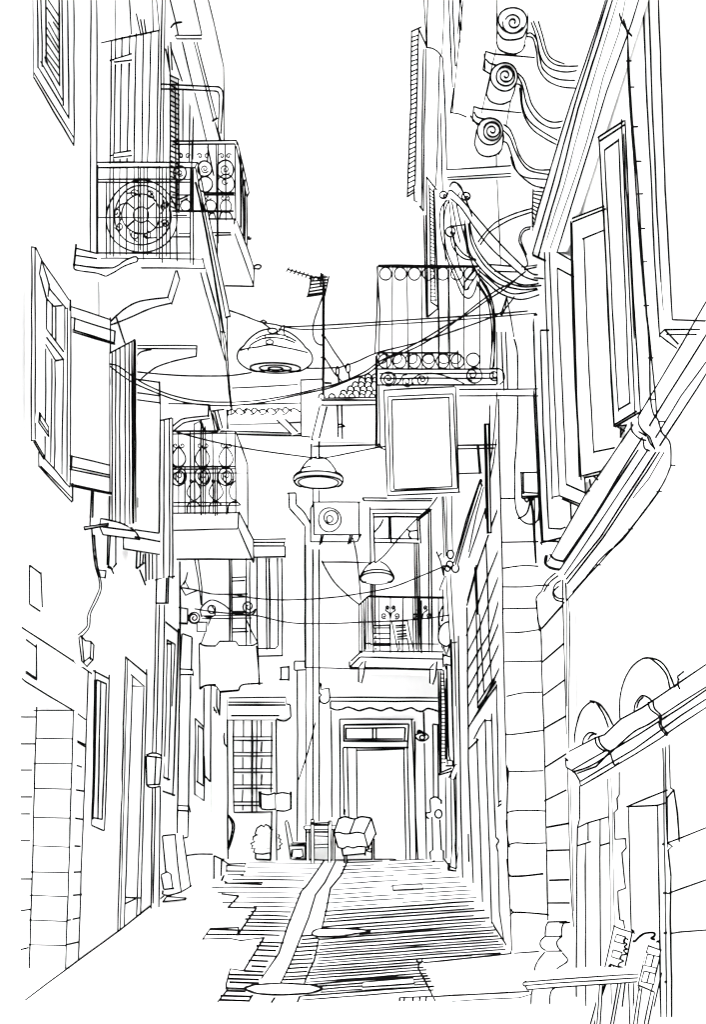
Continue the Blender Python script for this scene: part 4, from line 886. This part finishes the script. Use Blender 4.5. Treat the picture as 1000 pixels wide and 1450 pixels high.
# vertical cable with clips
t = thing('power_cable', 'clipped cable dropping down the near right wall past the rolled awning', 'cable')
CWp = RN.off(.6)
s = '~884,28 888,42 890,55 890,90 893,150 899,230 905,320 912,400 918,460; ~890,55 892,100 897,180 905,270 909,340 915,420 919,470; ~878,20 882,32 890,45 896,52; ~918,450 921,510 922,560 926,585 933,595 938,612 950,628 951,660; ~951,660 940,685 920,715 905,735 885,762 868,778 848,800 828,822 803,851; w2.6 ~935,695 915,722 890,754 868,778; ~868,776 850,793 830,818 812,838; ~919,460 925,520 929,560 931,590;'
for x, y in ((891,88),(895,125),(900,181),(905,230),(907,276),(910,325),(913,372),(916,434),(922,508),(926,567),(937,598),(953,660),(934,697),(893,750),(848,801)):
    s += 'w1.6 %d,%d %d,%d;' % (x-3, y-1, x+4, y-1)
t.L(CWp, '', s)
# rolled awning
t = thing('rolled_awning', 'long rolled up awning slanting along the near right shopfront', 'awning')
RAp = VX(1.2, 0); RAp.w = 1.3
q = part('roll', t)
q.L(RAp, '1010,440 1010,540 912,640 805,828 774,798 780,785', 'w1.6 1010,412 967,487 900,598 830,700 777,795; w1.9 1010,460 965,532 912,618 840,735 798,795; 905,637 850,722 795,805; w1.7 1010,500 966,560 918,638 860,725 800,814; 1010,515 967,583 930,640 852,760 803,820; 935,640 855,762 805,826; w1.4 942,640 920,678 897,706; ~780,785 787,792 800,795; ~774,798 780,804 793,807; 776,786 774,800;'
 '~774,786 773,798 782,804 794,806;', .1)
for s, fl in (('~895,597 896,610 905,620 916,624; ~905,590 906,602 913,612 920,617; 905,611 917,618', '895,597 905,590 920,617 914,624'), ('~912,624 914,635 922,639; ~918,618 922,628 929,636; 921,617 929,637', '912,624 920,618 929,637 921,640')):
    q = part('collar', t); q.L(VX(1.17, 0), fl, s, .02)
q = part('end_bracket', t)
q.L(VX(1.3, 0), '', '~768,837 774,824 783,815 791,809; ~771,838 780,824 796,812; ~795,822 787,828 784,840 788,849 798,852; ~792,830 785,838 790,846 800,848; ~768,837 761,845 760,853; 760,853 765,892; 798,812 798,860; 793,806 797,813; 802,824 803,850; 765,893 800,853;')
# shopfront cornice
cn = part('cornice', E)
cn.L(SH.off(.1), '806,1064 1005,944 1005,1003 823,1112 816,1095 803,1085 801,1073', '806,1064 845,1044 857,1040 880,1018 910,1002 965,965 1005,938; 811,1090 860,1062; ~811,1093 835,1085 860,1070 880,1052 900,1035 918,1026 935,1015; 935,1015 965,995 1005,970; w2 818,1095 845,1085 866,1063 905,1040 966,1001 1005,974; 823,1106 900,1060 965,1013 1005,987; 823,1113 900,1068 935,1046 965,1025 1005,999;'
 '801,1073 806,1077 802,1076 803,1086 811,1091 816,1095 822,1105 823,1112;', .1)
for s in ('~844,1043 846,1054 855,1062 864,1064 868,1075 871,1083; ~849,1043 851,1052 858,1060 865,1063; 871,1084 878,1079', '~919,993 922,1004 935,1015 935,1028 944,1040 947,1041; ~926,992 928,1003 937,1013 938,1027 948,1040'):
    q = part('cornice_bracket', cn); q.L(SH.off(.12), '', s)
for s, fl in (('~814,1060 815,1042 818,1025 824,1007 834,996 843,993 851,1003 858,1016 865,1037; ~836,992 848,995 858,1006 866,1020 872,1033; w2.4 836,992 843,995; ~826,1054 828,1045 834,1038 840,1037 845,1040; ~834,1048 837,1042 842,1039 846,1039', '~814,1060 818,1025 834,996 843,993 858,1012 867,1034'),
        ('~879,1018 879,990 884,967 893,948 905,936 918,931 930,938 940,948 946,958 950,975; ~913,932 925,932 938,938 948,952 957,975; ~899,1007 901,996 908,986 914,985 921,989 924,993; ~903,1002 906,993 912,987; 957,975 959,968', '~879,1018 884,967 905,936 918,931 940,948 952,973')):
    q = part('arch_window', E); q.L(RN.off(.03), fl, s, .02)
q = part('cornice_bracket', cn); q.L(SH.off(.12), '', '~960,958 964,955 970,950; 960,958 963,963; ~962,960 961,968 964,976')
# shopfront
sf = part('shopfront', E)
sf.L(SH, '818,1100 1005,980 1005,1560 812,1420', '822,1112 822,1158; 822,1158 819,1172 818,1300 817,1440; w1.5 861,1088 862,1120 865,1250 867,1440; w1.1 865,1088 868,1150 871,1320; 818,1172 832,1165 863,1156; 834,1165 834,1190; 819,1197 838,1191; 851,1160 852,1385; 850,1197 864,1193; 830,1193 831,1440;'
 '878,1080 878,1125 875,1130 876,1145 871,1150 872,1188 887,1187 888,1200 882,1207 885,1240 887,1257 876,1261 877,1280 879,1302 884,1303 886,1316; w1.4 939,1042 941,1120 943,1250 945,1440; w1.4 943,1042 944,1125 946,1200; w1.5 948,1040 950,1115; 950,1115 955,1118 951,1123 945,1130 946,1193; 946,1193 953,1198 947,1203 951,1240; 951,1240 950,1300 952,1440; 955,1117 960,1150 963,1192; 946,1193 965,1186 1005,1170; 930,1198 942,1194; 933,1264 946,1264; 946,1265 965,1258 1005,1244; 937,1321 946,1320; 952,1321 965,1319 1005,1316; 937,1389 946,1390;', .05)
q = part('door', E)
q.L(SH.off(.02), '891,1141 932,1139 937,1440 897,1440', '888,1142 947,1118; 887,1142 932,1140 945,1136; 891,1141 893,1230 895,1320; 932,1140 934,1250 937,1440; w2.4 ~895,1331 900,1332 906,1326 914,1321 926,1320 928,1324 923,1328 929,1330; ~930,1334 933,1332 935,1335;', .02)
st2 = part('step', E)
st2.L(F(6.9), '728,1349 816,1343 816,1380 728,1380', '728,1349 770,1346 816,1343;', .1)
# stone balusters
t = thing('stone_baluster', 'bulging turned stone bollard at the foot of the shop pillar', 'bollard')
c0 = F(5.62)(779, 1418); m = 5.62/FPX
prof = [(21, -6), (16, 2), (17, 18), (21, 30), (22, 48), (19, 60), (13, 75), (12, 80), (15, 88), (14, 93), (11, 98), (11, 108), (13, 113)]
t.mb.lathe(c0, Vector((0, 0, 1)), [(r*m, h*m) for r, h in prof])
t.L(F(5.3), '', '~777,1304 773,1312 772,1325; 771,1325 797,1325; ~772,1325 766,1331 765,1337 768,1342 773,1345; 773,1346 797,1346 ; ~772,1347 763,1358 758,1368 757,1378 760,1388; ~800,1304 796,1312 795,1325; ~796,1325 789,1332 790,1340 796,1347; 796,1348 804,1357; ~804,1357 802,1362 790,1370 784,1378 784,1388; ~757,1398 753,1405 752,1422; ~787,1397 780,1404 778,1422; 775,1305 803,1304;')
# bench
t = thing('bench', 'narrow plank bench standing before the shopfront', 'bench')
BN = F(4.25)
q = part('seat', t)
q.L(BN, '742,1388 910,1377 905,1391 746,1400', '742,1390 800,1385 910,1378; 745,1394.5 820,1389 908,1383.5; 746,1400.5 820,1395 905,1389; ~746,1388 741,1391 742,1395 746,1394; 744,1395 747,1401;', .2)
for s in ('849,1392 853,1392 846,1520 842,1520', '890,1391 897,1391 899,1520 893,1520', '757,1400 765,1400 762,1520 756,1520'):
    q = part('leg', t); x = s.split(); q.L(F(4.3), s, '%s %s; %s %s' % (x[0], x[3], x[1], x[2]) if not s.startswith('757') else '', .03)
# slatted racks
t = thing('slatted_rack', 'wide slatted wooden rack leaning behind the bench', 'rack', 'slatted racks leaning by the shop')
q = part('frame', t)
q.L(F(4.42), '870,1310 899,1320 881,1385 853,1384', '870,1309 862,1345 853,1384; 868,1310 880,1315 900,1321; 896,1315 890,1345 882,1382; 895,1317 899,1318; 858,1393 847,1425; 863,1365 860,1380; 865,1366 862,1380; 869,1366 868,1382; 876,1372 874,1380; 886,1384 881,1425;', .03)
for s in ('853,1385 858,1385 828,1500 822,1500', '876,1385 881,1385 860,1500 855,1500'):
    q = part('leg', t); x = s.split(); q.L(F(4.42), s, '%s %s; %s %s' % (x[0], x[3], x[1], x[2]), .03)
for s in ('873,1322 886,1326 884,1336 870,1332', '868,1344 881,1348 879,1358 866,1354'):
    q = part('slot', t); q.L(F(4.4), s, '*' + s, .02)
q = part('torn_cloth', t); q.L(F(4.39), '', '~890,1330 885,1328 883,1333 888,1336 884,1340 888,1343 883,1345 887,1350 880,1352 878,1357 883,1360 877,1363 876,1367 883,1370 882,1374; ~882,1374 888,1372 893,1371 890,1377 898,1378; 863,1364 885,1372;')
t = thing('slatted_rack', 'narrow slatted wooden rack leaning at the shop corner', 'rack', 'slatted racks leaning by the shop')
q = part('frame', t)
q.L(F(4.05), '918,1338 937,1345 925,1404 905,1394', '918,1338 912,1360 903,1396; 917,1338 937,1345; 936,1343 930,1372 922,1404; 904,1394 927,1404; 904,1396 906,1402; 937,1376 926,1425; 915,1348 918,1349;', .03)
for s in ('905,1396 909,1398 896,1500 890,1500', '922,1402 927,1404 908,1500 903,1500'):
    q = part('leg', t); x = s.split(); q.L(F(4.05), s, '%s %s; %s %s' % (x[0], x[3], x[1], x[2]), .03)
for s in ('917,1350 934,1354 930,1370 913,1366', '912,1374 928,1378 926,1393 908,1389'):
    q = part('slot', t); q.L(F(4.03), s, '*%s; %s' % (s, '926,1352 922,1368' if '1350' in s else '920,1376 916,1391'), .02)
# ================================================================ build, camera, light
for n in ROOTS: build(n)
sc_ = bpy.context.scene
cam = bpy.data.cameras.new('camera'); co_ = bpy.data.objects.new('camera', cam); sc_.collection.objects.link(co_)
co_.location = EYE; co_.rotation_euler = (math.radians(90), 0, 0)
cam.sensor_fit = 'HORIZONTAL'; cam.sensor_width = 36; cam.lens = 36*FPX/1000
cam.shift_x = -(CX-500)/1000; cam.shift_y = (CY-725)/1000
cam.clip_end = 500; cam.clip_start = .05
sc_.camera = co_
W = bpy.data.worlds.new('World'); sc_.world = W; W.use_nodes = True
nt = W.node_tree; bg = nt.nodes['Background']
sky = nt.nodes.new('ShaderNodeTexSky'); sky.sky_type = 'NISHITA'; sky.sun_disc = False
sky.sun_elevation = math.radians(62); sky.sun_rotation = math.radians(180); sky.dust_density = 5; sky.air_density = 1
hs = nt.nodes.new('ShaderNodeHueSaturation'); hs.inputs['Saturation'].default_value = 0.0   # blank white overcast sky
nt.links.new(sky.outputs[0], hs.inputs['Color']); nt.links.new(hs.outputs[0], bg.inputs['Color']); bg.inputs['Strength'].default_value = 0.15
sun = bpy.data.lights.new('sun', 'SUN'); sun.energy = 0.5; sun.angle = math.radians(30); sun.color = (1, .99, .97)
so = bpy.data.objects.new('sun', sun); sc_.collection.objects.link(so)
so.rotation_euler = (math.radians(28), 0, 0)     # high and behind the viewer
sc_.view_settings.view_transform = 'Standard'; sc_.view_settings.look = 'None'
sc_.view_settings.exposure = 2.3; sc_.view_settings.gamma = 1
sc_.cycles.max_bounces = 12; sc_.cycles.diffuse_bounces = 8
